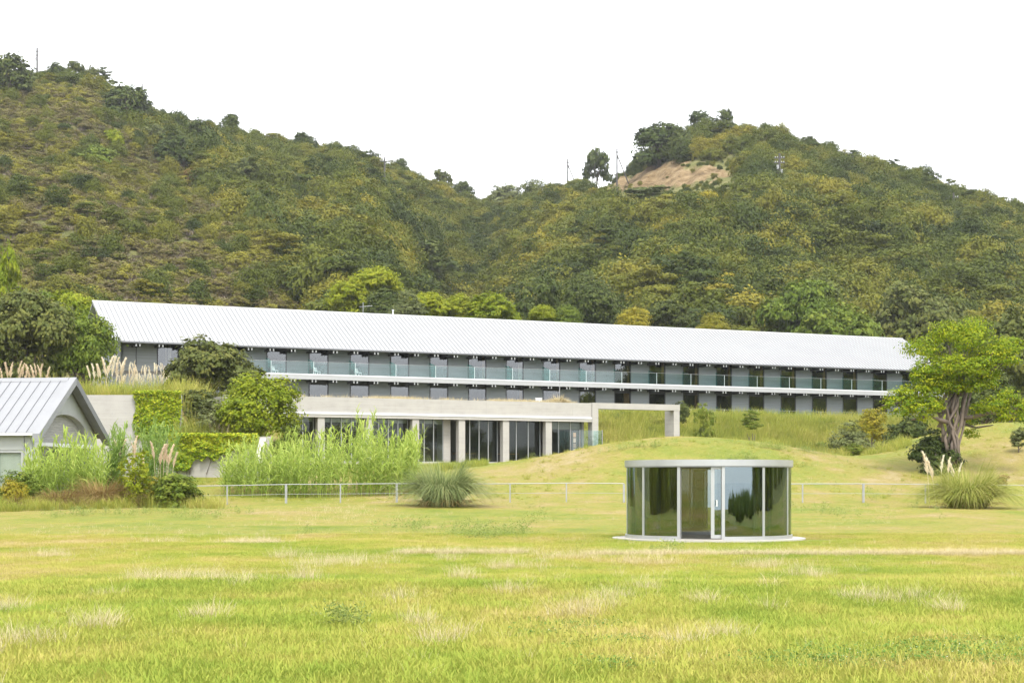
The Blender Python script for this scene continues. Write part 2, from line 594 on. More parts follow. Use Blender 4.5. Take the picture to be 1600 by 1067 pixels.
RPX = [-700, -200, 0, 60, 110, 160, 200, 240, 300, 350, 400, 470, 540, 600, 660, 720, 770, 820, 870, 920, 960, 1000, 1050, 1090, 1150, 1200, 1240, 1330, 1420, 1500, 1560, 1600, 1800, 2300]
RPY = [200, 110, 120, 124, 126, 138, 158, 186, 200, 212, 222, 236, 242, 266, 288, 310, 318, 314, 310, 300, 286, 266, 232, 212, 208, 214, 228, 258, 290, 318, 333, 342, 395, 480]
RYR = [470, 470, 470, 470, 470, 470, 465, 460, 465, 470, 475, 480, 490, 505, 520, 540, 550, 530, 505, 485, 478, 474, 470, 466, 462, 460, 458, 452, 446, 440, 436, 432, 420, 400]
CLO = [0.93, 0.915, 0.805, 0.745, 0.715, 0.715]


def bare_mask(X, Y):
    """exposed earth below the knoll of the right hill"""
    Ys = np.maximum(Y, 1.0)
    px = CX + F * X / Ys
    t = hill_t(X, Y)
    e = 0.03 * wav(X, Y, 4.0, 20) + 0.02 * wav(X, Y, 1.7, 24)
    lo = np.interp(px, [930, 945, 1000, 1050, 1100, 1150], CLO) + e
    hi = np.interp(px, [930, 945, 1000, 1050, 1100, 1150], [0.935, 0.965, 0.955, 0.86, 0.825, 0.745]) + e
    m = sst(0, 0.012, t - lo) * sst(0, 0.012, hi - t) * (px > 930) * (px < 1155) * (Y > 200)
    m2 = sst(0, 0.01, t - 0.852 - e) * sst(0, 0.01, 0.905 - t + e) * sst(1094, 1102, px) * sst(1130, 1122, px) * (Y > 200)
    return np.clip(m + m2, 0, 1)


def hill_t(X, Y):
    Ys = np.maximum(Y, 1.0)
    s = X / Ys
    px = CX + F * s
    yr = np.interp(px, RPX, RYR)
    yb = 178 + 36 * sst(-0.28, 0.25, s)
    return (Y - yb) / (yr - yb)


def H(X, Y, fine=True):
    X = np.asarray(X, dtype=float)
    Y = np.asarray(Y, dtype=float)
    base = np.interp(Y, [-90, -45, -22, -6, 48, 66, 82, 95, 110, 130], [-9, -3.2, -0.5, 0, 0, 0.2, 0.58, 1.25, 2.4, 2.7])
    g = base + 0.06 * wav(X, Y, 3.2, 0) * sst(6, 14, Y) + 0.10 * wav(X, Y, 9.0, 4) * sst(52, 70, Y)
    g = g + 0.10 * wav(X, Y, 2.1, 32) * sst(84, 94, Y)
    # keep the pavilion's site level
    k = np.exp(-(((X - 5.92) ** 2 + (Y - 49) ** 2) / 18.0))
    g = g * (1 - k)
    g = g + 2.75 * np.exp(-((X - 11) ** 2 / (2 * 8.2 ** 2) + (Y - 101) ** 2 / (2 * 8.0 ** 2)))
    g = g + 3.4 * np.exp(-((X - 34) ** 2 / (2 * 7.0 ** 2) + (Y - 109) ** 2 / (2 * 9.5 ** 2)))
    g = g - 0.35 * np.exp(-((X - 23) ** 2 / 30.0 + (Y - 108) ** 2 / 60.0))
    u, v = uv(X, Y)
    # bank up to the hotel terrace: right part slopes, middle is inside the restaurant, left behind a wall
    wr = sst(-27, -9, v)
    wm = sst(-23.9, -22.9, v)
    wl_ = sst(107.2, 108.0, Y)
    ws = np.clip((Y - 103.8) / 18.0, 0, 1) * 0.66 + 0.34 * sst(103.6, 104.4, Y)
    right = sst(37.0, 40.5, u) * 1.0
    inn = sst(29.2, 29.9, u)
    w = wm * (1 - inn) + wr * inn
    left = sst(-15.2, -16.4, X)
    w = w * (1 - left) + ws * left
    left2 = sst(-21.6, -22.2, X)
    w = w * (1 - left2) + wl_ * left2
    plat = 7.25 + 0.2 * sst(-20, -6, v) + 0.15 * wav(X, Y, 5, 8)
    z = g * (1 - w) + np.maximum(plat, g) * w
    # hills
    Ys = np.maximum(Y, 1.0)
    s = X / Ys
    px = CX + F * s
    yr = np.interp(px, RPX, RYR)
    zr = EYE + (HY - np.interp(px, RPX, RPY)) * yr / F
    t = hill_t(X, Y)
    gully = np.exp(-((px - 690 - 60 * np.clip(t, 0, 1)) / 90.0) ** 2)
    p = 0.96 + 0.42 * gully + 0.14 * np.exp(-((px - 470) / 50.0) ** 2) - 0.08 * np.exp(-((px - 1000) / 120.0) ** 2)
    tt = np.clip(t, 0, 1)
    hz = plat + (zr - plat) * tt ** p
    bell = np.sin(np.pi * tt) ** 0.7
    hz = hz + bell * (4.2 * wav(X, Y, 26, 12) + 1.6 * wav(X, Y, 9, 16))
    hz = hz + bare_mask(X, Y) * (1.3 * wav(X, Y, 2.4, 26) + 0.8 * wav(X, Y, 1.3, 28))
    hz = hz - np.clip(t - 1, 0, None) * (yr - 180) * 0.38
    hz = np.maximum(hz, 8 - np.clip(t - 1, 0, 1) * 4)
    on = (t > 0) & (Y > 150)
    z = np.where(on, hz, z)
    # wooded headland out of frame on the right
    z = z + 34 * np.exp(-(((X - 185) / 38) ** 2 + ((Y - 80) / 42) ** 2)) * (Y < 185)
    return z


def Hs(x, y):
    return float(H(np.array([x]), np.array([y]))[0])


_ys = np.concatenate([np.arange(12, 130, 0.25), np.arange(130, 620, 0.5)])


def ground_at(px, py):
    """first terrain point seen at a photograph pixel"""
    s = (px - CX) / F
    z = H(_ys * s, _ys)
    row = HY - (z - EYE) * F / _ys
    hit = np.nonzero(row <= py)[0]
    i = hit[0] if len(hit) else int(np.argmin(row))
    return float(_ys[i] * s), float(_ys[i]), float(z[i])


def build_terrain():
    xs = np.concatenate([np.arange(-900, -80, 20.0), np.arange(-80, 80, 1.0), np.arange(80, 901, 20.0)])
    ys = np.concatenate([np.arange(-90, 130, 1.0), np.arange(130, 560, 3.0), np.arange(560, 1100, 20.0)])
    XX, YY = np.meshgrid(xs, ys)
    ZZ = H(XX, YY)
    # rills and knobs of the bare earth
    b = bare_mask(XX, YY)
    nx, ny = len(xs), len(ys)
    ii, jj = np.meshgrid(np.arange(nx - 1), np.arange(ny - 1))
    a = (jj * nx + ii).ravel()
    quads = np.stack([a, a + 1, a + 1 + nx, a + nx], 1)
    cx = (xs[:-1] + xs[1:]) / 2
    cy = (ys[:-1] + ys[1:]) / 2
    CXX, CYY = np.meshgrid(cx, cy)
    is_l = ((np.abs(CXX) < 79.9) & (CYY < 129.9)).ravel()
    verts = np.stack([XX.ravel(), YY.ravel(), ZZ.ravel()], 1)
    for name, sel, mat in (('lawn', is_l, M['lawn_soil']), ('hillside', ~is_l, M['hill'])):
        q = quads[sel]
        used = np.unique(q)
        rem = np.full(len(verts), -1, dtype=np.int64)
        rem[used] = np.arange(len(used))
        me = raw_mesh(name, verts[used], rem[q], mat, smooth=True)
        at = me.attributes.new('bare', 'FLOAT', 'POINT')
        at.data.foreach_set('value', b.ravel()[used].astype(np.float32))
        tag(link(name, me), kind='structure')


build_terrain()

# sea behind the camera, below the lawn (seen only mirrored in the glass)
m, n, l = new_mat('calm_sea_water')
tc = n.new('ShaderNodeTexCoord')
nz = n.new('ShaderNodeTexNoise')
nz.inputs['Scale'].default_value = 0.4
nz.inputs['Detail'].default_value = 5
l.new(tc.outputs['Object'], nz.inputs['Vector'])
bp = n.new('ShaderNodeBump')
bp.inputs['Strength'].default_value = 0.25
bp.inputs['Distance'].default_value = 0.2
l.new(nz.outputs['Fac'], bp.inputs['Height'])
b = n.new('ShaderNodeBsdfPrincipled')
b.inputs['Base Color'].default_value = (0.06, 0.12, 0.20, 1)
b.inputs['Roughness'].default_value = 0.12
l.new(bp.outputs[0], b.inputs['Normal'])
o_ = n.new('ShaderNodeOutputMaterial')
l.new(b.outputs[0], o_.inputs[0])
tag(link('sea', raw_mesh('sea', [(-5000, -6000, -2.4), (5000, -6000, -2.4), (5000, -30, -2.4), (-5000, -30, -2.4)], np.array([[0, 1, 2, 3]]), m)), kind='structure')
#PART2

# ------------------------------------------------------------------ foliage generators (numpy)
def unit(v):
    return v / np.maximum(np.linalg.norm(v, axis=-1, keepdims=True), 1e-9)


def ribbons(P, W, S):
    """P (n,k,3) centre lines, W (n,k) widths, S (n,3) side vectors -> verts, quads"""
    n_, k = P.shape[:2]
    off = S[:, None, :] * (W[:, :, None] * 0.5)
    V = np.stack([P - off, P + off], 2).reshape(-1, 3)
    base = (np.arange(n_) * k * 2)[:, None] + (np.arange(k - 1) * 2)[None, :]
    Q = np.stack([base, base + 1, base + 3, base + 2], -1).reshape(-1, 4)
    return V, Q


def leaf_quads(C, N, L, Wd, rg):
    r = rg.normal(size=C.shape)
    a = unit(np.cross(N, r))
    b = np.cross(N, a)
    L = np.broadcast_to(L, (len(C),))[:, None]
    Wd = np.broadcast_to(Wd, (len(C),))[:, None]
    V = np.stack([C - a * L / 2, C + b * Wd / 2 + a * L * 0.08, C + a * L / 2, C - b * Wd / 2 + a * L * 0.08], 1).reshape(-1, 3)
    Q = np.arange(len(C) * 4).reshape(-1, 4)
    return V, Q


def lobes_leaves(lobes, leaf, dens, seed, sub=16, low=-0.55, spread=0.30, aspect=0.62):
    """leaf faces gathered in small sprays on the skin of several lobes (x, y, z, r, flatten)"""
    rg = np.random.default_rng(seed)
    Cs, Ns, Ts = [], [], []
    for (x, y, z, r, fl) in lobes:
        nn = max(20, int(dens * 4 * math.pi * r * r / (leaf * leaf)))
        ns = max(6, int(nn / sub))
        d = unit(rg.normal(size=(ns * 2, 3)))
        d = d[d[:, 2] > low][:ns]
        rad = r * rg.uniform(0.62, 1.06, len(d)) ** 0.8
        sc = d * rad[:, None]
        ti = rg.uniform(0, 1, len(d))
        idx = rg.integers(0, len(d), nn)
        off = rg.normal(size=(nn, 3)) * (r * spread * 0.55)
        off[:, 2] *= 0.55
        p = sc[idx] + off
        nv = unit(d[idx] * 0.85 + np.array([0, 0, 0.45]) + rg.normal(size=(nn, 3)) * 0.28)
        p[:, 2] *= fl
        Cs.append(p + np.array([x, y, z]))
        Ns.append(nv)
        Ts.append(np.clip(0.6 * ti[idx] + 0.4 * rg.uniform(0, 1, nn), 0, 1))
    C, N, T = np.concatenate(Cs), np.concatenate(Ns), np.concatenate(Ts)
    s = leaf * rg.uniform(0.6, 1.35, len(C))
    V, Q = leaf_quads(C, N, s, s * aspect, rg)
    return V, Q, np.repeat(T, 4)


def crown_lobes(kind, seed):
    """crown inside x,y in -1..1, z in 0..2"""
    rg = np.random.default_rng(seed)
    L = []
    if kind == 'round':
        L.append((0, 0, 1.02, 0.72, 1.0))
        for i in range(13):
            a = rg.uniform(0, 6.28)
            e = rg.uniform(-0.5, 1.3)
            q = rg.uniform(0.45, 0.68)
            L.append((q * math.cos(a) * math.cos(e), q * math.sin(a) * math.cos(e), 1.0 + q * math.sin(e), rg.uniform(0.26, 0.42), 0.85))
    elif kind == 'dome':
        for i in range(17):
            a = i * 2.4
            q = math.sqrt((i + 0.5) / 17) * 0.78
            L.append((q * math.cos(a), q * math.sin(a), 0.5 + 1.05 * math.sqrt(max(0, 1 - q * q * 1.15)) + rg.uniform(-0.12, 0.1), rg.uniform(0.26, 0.40), 0.75))
        L.append((0, 0, 0.85, 0.6, 0.9))
    elif kind == 'tall':
        for i in range(16):
            z = 0.3 + 1.55 * i / 15
            w = 0.62 * math.sin(math.pi * min(1, 0.22 + 0.72 * (1 - (z / 2) ** 1.6)))
            a = i * 2.4 + rg.uniform(-0.4, 0.4)
            L.append((w * math.cos(a) * 0.75, w * math.sin(a) * 0.75, z, rg.uniform(0.24, 0.38), 0.8))
        L.append((0, 0, 0.9, 0.5, 1.4))
    elif kind == 'layered':
        for i in range(15):
            z = 0.25 + 1.6 * (i / 14)
            w = 0.85 * (1 - 0.55 * (i / 14))
            a = i * 2.4 + rg.uniform(-0.5, 0.5)
            q = w * rg.uniform(0.45, 0.95)
            L.append((q * math.cos(a), q * math.sin(a), z, rg.uniform(0.24, 0.4), 0.38))
    elif kind == 'airy':
        for i in range(14):
            a = i * 2.4 + rg.uniform(-0.3, 0.3)
            q = math.sqrt((i + .5) / 14) * .8
            L.append((q * math.cos(a), q * math.sin(a), .7 + .75 * math.sqrt(1 - q * q) + rg.uniform(-.25, .12), rg.uniform(0.24, 0.36), 0.6))
    elif kind == 'bush':
        for i in range(11):
            a = rg.uniform(0, 6.28)
            q = rg.uniform(0, 0.66)
            L.append((q * math.cos(a), q * math.sin(a), rg.uniform(0.35, 1.1) * (1.2 - q), rg.uniform(0.3, 0.46), 0.9))
    return L


_cm = {}


def norm_crown(V):
    lo, hi = np.percentile(V, 1.5, axis=0), np.percentile(V, 98.5, axis=0)
    V = V - (lo + hi) / 2
    V[:, :2] /= np.maximum((hi - lo)[:2] / 2, .1)
    V[:, 2] = V[:, 2] / ((hi - lo)[2] / 2) + 1
    return V



def crown_mesh(kind, mat, seed, leaf=0.13, dens=0.9):
    leaf, dens = leaf * .8, dens * 3.2
    key = (kind, mat, seed, leaf, dens)
    if key not in _cm:
        sub = {'airy': 10}.get(kind, 16)
        low = {'layered': -0.9, 'airy': -0.7}.get(kind, -0.55)
        V, Q, T = lobes_leaves(crown_lobes(kind, seed), leaf, dens, seed + 50, sub, low)
        V = norm_crown(V)
        _cm[key] = raw_mesh('crown', V, Q, M[mat], T)
    return _cm[key]


_tm = {}


def trunk_mesh(seed, kind):
    key = (seed, kind)
    if key not in _tm:
        rg = random.Random(seed)
        mb = MB()
        if kind == 'airy':
            for i in range(4):
                a = i * 1.57 + rg.uniform(-.4, .4)
                x, y = 0.09 * math.cos(a), 0.09 * math.sin(a)
                mb.tube([(x, y, -0.15), (x * 2, y * 2, 0.5), (x * 3.4, y * 3.4, 1.0), (x * 6, y * 6, 1.5)], [0.035, 0.03, 0.024, 0.012], 6)
        else:
            mb.tube([(0, 0, -0.15), (0.03, 0.02, 0.35), (-0.02, 0.03, 0.8), (0.02, 0, 1.4)], [0.11, 0.08, 0.06, 0.025], 8)
            for i in range(6):
                a = i * 2.4 + rg.uniform(-.4, .4)
                z = rg.uniform(0.35, 0.95)
                q = rg.uniform(0.4, 0.65)
                mb.tube([(0, 0, z), (q * .5 * math.cos(a), q * .5 * math.sin(a), z + 0.2), (q * math.cos(a), q * math.sin(a), z + 0.5)], [0.045, 0.032, 0.014], 6)
        _tm[key] = mb.mesh('trunk', M['trunk'], True)
    return _tm[key]


def tree(name, label, cat, pos, w, h, kind, mat, seed, group=None, leaf=0.13, dens=0.9, lift=0.0, rz=None):
    """w crown width, h height to the top; lift raises the crown on its trunk"""
    t = thing(name, label, cat, pos, seed * 1.7 if rz is None else rz, group)
    c = link('crown', crown_mesh(kind, mat, seed, leaf, dens), t)
    lift = lift + (.28 * h if kind in ('airy',) else (.10 * h if kind != 'bush' else 0))
    c.scale = (w / 2, w / 2, (h - lift) / 2)
    c.location = (0, 0, lift)
    k = link('trunk', trunk_mesh(seed % 3, kind), t)
    k.scale = (min(w, h) / 2, min(w, h) / 2, (h * 0.9) / 2)
    return t


def tree_px(name, label, cat, px, base, wpx, hpx, kind, mat, seed, Y=None, **kw):
    """a tree standing on the terrain where the photograph shows its foot"""
    if Y is None:
        x, y, z = ground_at(px, base)
    else:
        x, y = (px - CX) * Y / F, Y
        z = Hs(x, y)
    k = y / F
    h = hpx * k
    if Y is not None:
        h = EYE + (HY - (base - hpx)) * k - z
    if h > 1.15 * wpx * k and kind not in ('tall', 'airy'):
        kw.setdefault('lift', h - 1.08 * wpx * k)
    return tree(name, label, cat, (x, y, z - 0.1), wpx * k, h, kind, mat, seed, **kw)


def scatter(name, protos, mats, pts, scl, rot, idx, label=None, cat=None, group=None):
    """ONE object that carries its own small sample meshes and sets them on its own points.
    protos: list of (verts, quads, tone, material index)"""
    V, Q, T, MI, PID = [], [], [], [], []
    off = 0
    for k, (v, q, t, mi) in enumerate(protos):
        V.append(v)
        Q.append(np.asarray(q) + off)
        T.append(t)
        MI.append(np.broadcast_to(np.asarray(mi), (len(q),)))
        PID.append(np.full(len(v), k))
        off += len(v)
    n_ = len(pts)
    V.append(np.asarray(pts))
    T.append(np.zeros(n_))
    PID.append(np.full(n_, -1))
    me = raw_mesh(name, np.concatenate(V), np.concatenate(Q), [M[x] if isinstance(x, str) else x for x in mats], np.concatenate(T), mat_idx=np.concatenate(MI))
    tot = off + n_
    for nm, ty, arr, key in (('pid', 'INT', np.concatenate(PID), 'value'), ('pick', 'INT', np.concatenate([np.zeros(off), idx]), 'value')):
        a = me.attributes.new(nm, ty, 'POINT')
        a.data.foreach_set(key, arr.astype(np.int32))
    for nm, arr in (('size', scl), ('turn', rot)):
        a = me.attributes.new(nm, 'FLOAT_VECTOR', 'POINT')
        full = np.zeros((tot, 3), dtype=np.float32)
        full[off:] = arr
        a.data.foreach_set('vector', full.ravel())
    o = link(name, me)
    g = bpy.data.node_groups.new(name + '_spread', 'GeometryNodeTree')
    g.interface.new_socket('Geometry', in_out='INPUT', socket_type='NodeSocketGeometry')
    g.interface.new_socket('Geometry', in_out='OUTPUT', socket_type='NodeSocketGeometry')
    N, L = g.nodes, g.links
    gi, go = N.new('NodeGroupInput'), N.new('NodeGroupOutput')

    def attr(nm, ty):
        a = N.new('GeometryNodeInputNamedAttribute')
        a.data_type = ty
        a.inputs['Name'].default_value = nm
        return a.outputs['Attribute']

    pid = attr('pid', 'INT')

    def pick(k):
        c = N.new('FunctionNodeCompare')
        c.data_type = 'INT'
        c.operation = 'EQUAL'
        L.new(pid, c.inputs[2])
        c.inputs[3].default_value = k
        s = N.new('GeometryNodeSeparateGeometry')
        s.domain = 'POINT'
        L.new(gi.outputs[0], s.inputs['Geometry'])
        L.new(c.outputs[0], s.inputs['Selection'])
        return s.outputs['Selection']

    jn = N.new('GeometryNodeJoinGeometry')
    for k in range(len(protos)):
        ti = N.new('GeometryNodeGeometryToInstance')
        L.new(pick(k), ti.inputs[0])
        L.new(ti.outputs[0], jn.inputs[0])
    ip = N.new('GeometryNodeInstanceOnPoints')
    L.new(pick(-1), ip.inputs['Points'])
    L.new(jn.outputs[0], ip.inputs['Instance'])
    ip.inputs['Pick Instance'].default_value = True
    L.new(attr('pick', 'INT'), ip.inputs['Instance Index'])
    L.new(attr('turn', 'FLOAT_VECTOR'), ip.inputs['Rotation'])
    L.new(attr('size', 'FLOAT_VECTOR'), ip.inputs['Scale'])
    L.new(ip.outputs[0], go.inputs[0])
    md = o.modifiers.new('spread', 'NODES')
    md.node_group = g
    return tag(o, label, cat, group, 'stuff')


# ------------------------------------------------------------------ hotel (long two-storey guest wing)
ZF = 7.95                       # lower floor level
hotel = thing('hotel', 'long two-storey hotel wing under a pale metal roof with a glass-fronted balcony', 'hotel', (HX, HYW, ZF), A25)
UL = 91.2
VR = 7.77
ZE, ZR, ZS = 13.9 - ZF, 18.05 - ZF, 11.46 - ZF
TH = 0.16
VB = 2 * VR
mb = MB()
mb.hexa([(0, 0, ZE - TH), (UL, 0, ZE - TH), (UL, VR, ZR - TH), (0, VR, ZR - TH)], [(0, 0, ZE), (UL, 0, ZE), (UL, VR, ZR), (0, VR, ZR)])
mb.hexa([(0, VR, ZR - TH), (UL, VR, ZR - TH), (UL, VB, ZE - TH), (0, VB, ZE - TH)], [(0, VR, ZR), (UL, VR, ZR), (UL, VB, ZE), (0, VB, ZE)])
mb.build('roof', M['roof'], hotel)
mb = MB()
sl = (ZR - ZE) / VR
for i in range(1, 216):
    u0 = i * 0.422
    a = [(u0 - .016, 0.0, ZE + .002), (u0 + .016, 0.0, ZE + .002), (u0 + .016, VR - .12, ZR - .12 * sl + .002), (u0 - .016, VR - .12, ZR - .12 * sl + .002)]
    mb.hexa(a, [(p[0], p[1], p[2] + 0.05) for p in a])
o = mb.build('roof_seam', M['seam'], hotel)
o['kind'] = 'stuff'
MB().prism([(-.06, VR - .2, ZR - .2 * sl + .01), (-.06, VR, ZR + .09), (-.06, VR + .2, ZR - .2 * sl + .01)], (UL + .12, 0, 0)).build('ridge_cap', M['fascia'], hotel)
MB().box(-.05, UL + .05, -.13, -.003, ZE - .14, ZE - .02).build('gutter', M['zinc_dark'], hotel)
for uu in (-.045, UL + .003):
    MB().hexa([(uu, -.1, ZE - .22), (uu + .045, -.1, ZE - .22), (uu + .045, VR, ZR - .20), (uu, VR, ZR - .20)],
              [(uu, -.1, ZE + .05), (uu + .045, -.1, ZE + .05), (uu + .045, VR, ZR + .07), (uu, VR, ZR + .07)]).build('verge', M['fascia'], hotel)
# gable ends with their plates, rear wall, room lining
WV = 1.8
for uu in (1.26, UL - 1.25):
    MB().prism([(uu, WV, -.6), (uu, VB - 1, -.6), (uu, VB - 1, ZE + .35), (uu, VR, ZR - .35), (uu, WV, ZE + .60)], (.25, 0, 0)).build('gable_wall', M['board'], hotel)
MB().box(1.25, UL - 1.25, VB - 1.3, VB - 1.0, -.6, ZE + .2).build('rear_wall', M['board'], hotel)
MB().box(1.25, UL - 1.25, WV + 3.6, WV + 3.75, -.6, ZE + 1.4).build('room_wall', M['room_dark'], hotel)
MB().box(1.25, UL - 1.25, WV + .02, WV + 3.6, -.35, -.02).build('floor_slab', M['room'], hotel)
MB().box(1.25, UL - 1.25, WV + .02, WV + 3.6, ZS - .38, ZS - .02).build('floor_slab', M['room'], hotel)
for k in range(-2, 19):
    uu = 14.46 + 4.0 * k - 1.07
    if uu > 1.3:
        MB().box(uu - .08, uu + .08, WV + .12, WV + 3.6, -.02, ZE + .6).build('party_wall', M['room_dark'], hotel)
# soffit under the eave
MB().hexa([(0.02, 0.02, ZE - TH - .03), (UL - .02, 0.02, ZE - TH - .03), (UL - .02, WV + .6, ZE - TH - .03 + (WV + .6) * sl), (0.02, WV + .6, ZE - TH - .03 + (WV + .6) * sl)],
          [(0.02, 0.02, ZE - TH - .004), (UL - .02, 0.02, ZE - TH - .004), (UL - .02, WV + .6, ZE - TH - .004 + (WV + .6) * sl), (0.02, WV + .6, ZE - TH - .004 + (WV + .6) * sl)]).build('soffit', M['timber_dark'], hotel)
# balcony slabs
for zz, u0 in ((ZS, 6.0), (0.0, 6.0)):
    MB().box(u0, UL, 0.16, WV - .002, zz - .22, zz).build('balcony_slab', M['fascia'], hotel)
    MB().box(u0, UL, 0.02, 0.158, zz - .05, zz + .06).build('slab_edge', M['white'], hotel)
    MB().box(u0, UL, 0.04, 0.156, zz - .44, zz - .053).build('slab_fascia', M['fascia'], hotel)
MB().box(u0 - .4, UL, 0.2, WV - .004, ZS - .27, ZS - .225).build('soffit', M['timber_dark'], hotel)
# paired brackets under eave and slab
bmesh_ = MB()
for s_ in (-.16, .16):
    bmesh_.box(s_ - .055, s_ + .055, .02, .05, -.20, 0, 0)
    bmesh_.box(s_ - .05, s_ + .05, .05, WV, -.19, 0, 1)
bm1 = bmesh_.mesh('bracket', [M['white'], M['timber_dark']])
for j in range(46):
    uu = .42 + 2.0 * j
    if uu < UL - .2:
        link('bracket', bm1, hotel, (uu, .06, ZE - TH - .05))
        if uu > 6.1:
            link('bracket', bm1, hotel, (uu, .16, ZS - .46))
# wall bays and windows
WIN = 1.85
H1 = ZS - .30
H2 = ZE + WV * sl - TH - .06 - ZS


def wall_panel_mesh(w, h):
    mb = MB()
    mb.box(0, w, 0, .12, 0, h, 0)
    mb.box(-.03, .03, -.05, -.002, 0, h, 1)
    mb.box(w - .03, w + .03, -.05, -.002, 0, h, 1)
    for z in np.arange(.45, h, .45):
        mb.box(.03, w - .03, -.012, -.001, z, z + .025, 0)
    return mb.mesh('wall_panel', [M['board'], M['post_dark']])


def window_tree(h):
    fr = MB()
    fr.box(0, .06, -.03, .07, 0, h).box(WIN - .06, WIN, -.03, .07, 0, h).box(.06, WIN - .06, -.03, .07, 0, .07).box(.06, WIN - .06, -.03, .07, h - .07, h)
    w = fr.build('window', M['post_dark'], hotel)
    MB().box(.06, WIN - .06, .012, .030, .07, h - .07).build('pane', M['g_hotel'], w)
    return w


wp1, wp2 = wall_panel_mesh(4.0 - WIN, H1), wall_panel_mesh(4.0 - WIN, H2)
w1 = w2 = None
lt1 = MB().box(.004, WIN - .004, .004, .11, 0, .43).mesh('lintel', M['timber_dark'])
for k in range(-2, 19):
    uu = 14.46 + 4.0 * k
    for fl_, (z0, h, wp) in enumerate(((0.0, H1, wp1), (ZS, H2, wp2))):
        if fl_ == 0 and w1 is None:
            w1 = w = window_tree(H1 - .45)
        elif fl_ == 1 and w2 is None:
            w2 = w = window_tree(H2)
        else:
            w = copy_tree(w1 if fl_ == 0 else w2, hotel)
        w.location = (uu, WV, z0 + .01)
        if fl_ == 0:
            link('lintel', lt1, hotel, (uu, WV, H1 - .44))
        if k < 18:
            link('wall_panel', wp, hotel, (uu + WIN, WV, z0 + .01))
        # ochre timber jambs and drawn curtains that show behind some of the panes
        if (fl_ == 1 and 5 <= k <= 16) or (fl_ == 0 and k in (6, 7, 9, 11)):
            ww = .42 if fl_ == 1 and k in (6,) else (.62 if fl_ == 0 and k == 9 else .26)
            MB().box(WIN - .10 - ww, WIN - .10, .10, .16, .08, h - .1).build('curtain', M['curtain' if (k == 6 and fl_) else 'wood'], w)
for (z0, h) in ((0.0, H1), (ZS, H2)):
    # blind end bay at the left, with one extra window upstairs
    if z0 > 0:
        MB().box(1.25, 4.45, WV, WV + .12, z0, z0 + h).build('wall_panel', M['board'], hotel)
        w = copy_tree(w2, hotel)
        w.location = (4.49, WV, z0 + .01)
        MB().box(.75, 1.25, .12, .17, .5, h - .4).build('curtain', M['curtain'], w)
        MB().box(2.6, 2.66, WV - .05, WV - .003, z0, z0 + h).build('downpipe', M['post_dark'], hotel)
    else:
        MB().box(1.25, 6.44, WV, WV + .12, z0, z0 + h).build('wall_panel', M['board'], hotel)
    MB().box(88.35, UL - 1.25, WV, WV + .12, z0, z0 + h).build('wall_panel', M['board'], hotel)
# glass balustrade and dividers
gp = MB().box(.012, 1.988, -.008, .008, .05, 1.16).mesh('guard_panel', M['g_rail'])
gc = MB().box(0, 2.0, -.018, .018, 1.162, 1.185).mesh('guard_cap', M['rail'])
for z0 in (ZS, 0.0):
    for j in range(42):
        uu = 6.6 + 2.0 * j
        if uu + 2 < UL:
            g_ = link('guard_panel', gp, hotel, (uu, .09, z0))
            link('guard_cap', gc, g_)
dv = MB().prism([(0, .12, .03), (0, WV - .06, .03), (0, WV - .06, 1.55), (0, .12, 1.2)], (.03, 0, 0)).mesh('divider', M['g_divider'])
de = MB().box(-.005, .035, .09, .118, .03, 1.2).mesh('divider_edge', M['white'])
for k in range(-1, 19):
    for z0 in (ZS, 0.0):
        d_ = link('divider', dv, hotel, (14.46 + 4.0 * k - .12, 0, z0))
        link('divider_edge', de, d_)


def hotel_pt(u, v, z):
    x, y = hw(u, v)
    return (x, y, z)


# white chairs on the first balconies
chair_lab = ['white balcony chair behind the glass of the first bay right of the dark tree',
             'white balcony chair behind the glass of the second bay right of the dark tree',
             'white balcony chair behind the glass of the third bay right of the dark tree']
seatm = MB().box(-.24, .24, -.22, .22, .40, .45).mesh('seat', M['white'])
backm = MB().hexa([(-.24, .20, .45), (.24, .20, .45), (.24, .24, .45), (-.24, .24, .45)], [(-.22, .32, .92), (.22, .32, .92), (.22, .36, .92), (-.22, .36, .92)]).mesh('backrest', M['white'])
legm = MB().box(-.02, .02, -.02, .02, 0, .398).mesh('leg', M['white'])
for i in range(3):
    p = hotel_pt(14.46 + 4 * i + .55, .95, 11.46)
    c = thing('balcony_chair', chair_lab[i], 'chair', p, A25 + .6, 'white chairs on the hotel balcony')
    c.scale = (.82, .82, .82)
    link('seat', seatm, c)
    link('backrest', backm, c)
    for sx in (-.2, .2):
        for sy in (-.18, .18):
            link('leg', legm, c, (sx, sy, 0))

ant = thing('roof_antenna', 'thin metal aerial standing on the hotel roof ridge', 'aerial', hotel_pt(25.9, VR, 18.1))
MB().tube([(0, 0, 0), (0, 0, 1.05)], .03, 6).build('mast', M['rail'], ant)
MB().tube([(-.35, 0, .62), (.9, 0, .72)], .025, 6).build('boom', M['rail'], ant)
for i, xx in enumerate((-.3, .05, .4, .8)):
    MB().tube([(xx, -.25, .64 + xx * .05), (xx, .25, .64 + xx * .05)], .014, 5).build('element', M['rail'], ant)
vt = thing('roof_vent', 'small white vent stub on the hotel roof ridge', 'vent', hotel_pt(29.0, VR, 18.08))
MB().tube([(0, 0, 0), (0, 0, .42)], .07, 8).build('pipe', M['white'], vt)
MB().tube([(0, 0, .423), (0, 0, .5)], .11, 8).build('cowl', M['white'], vt)

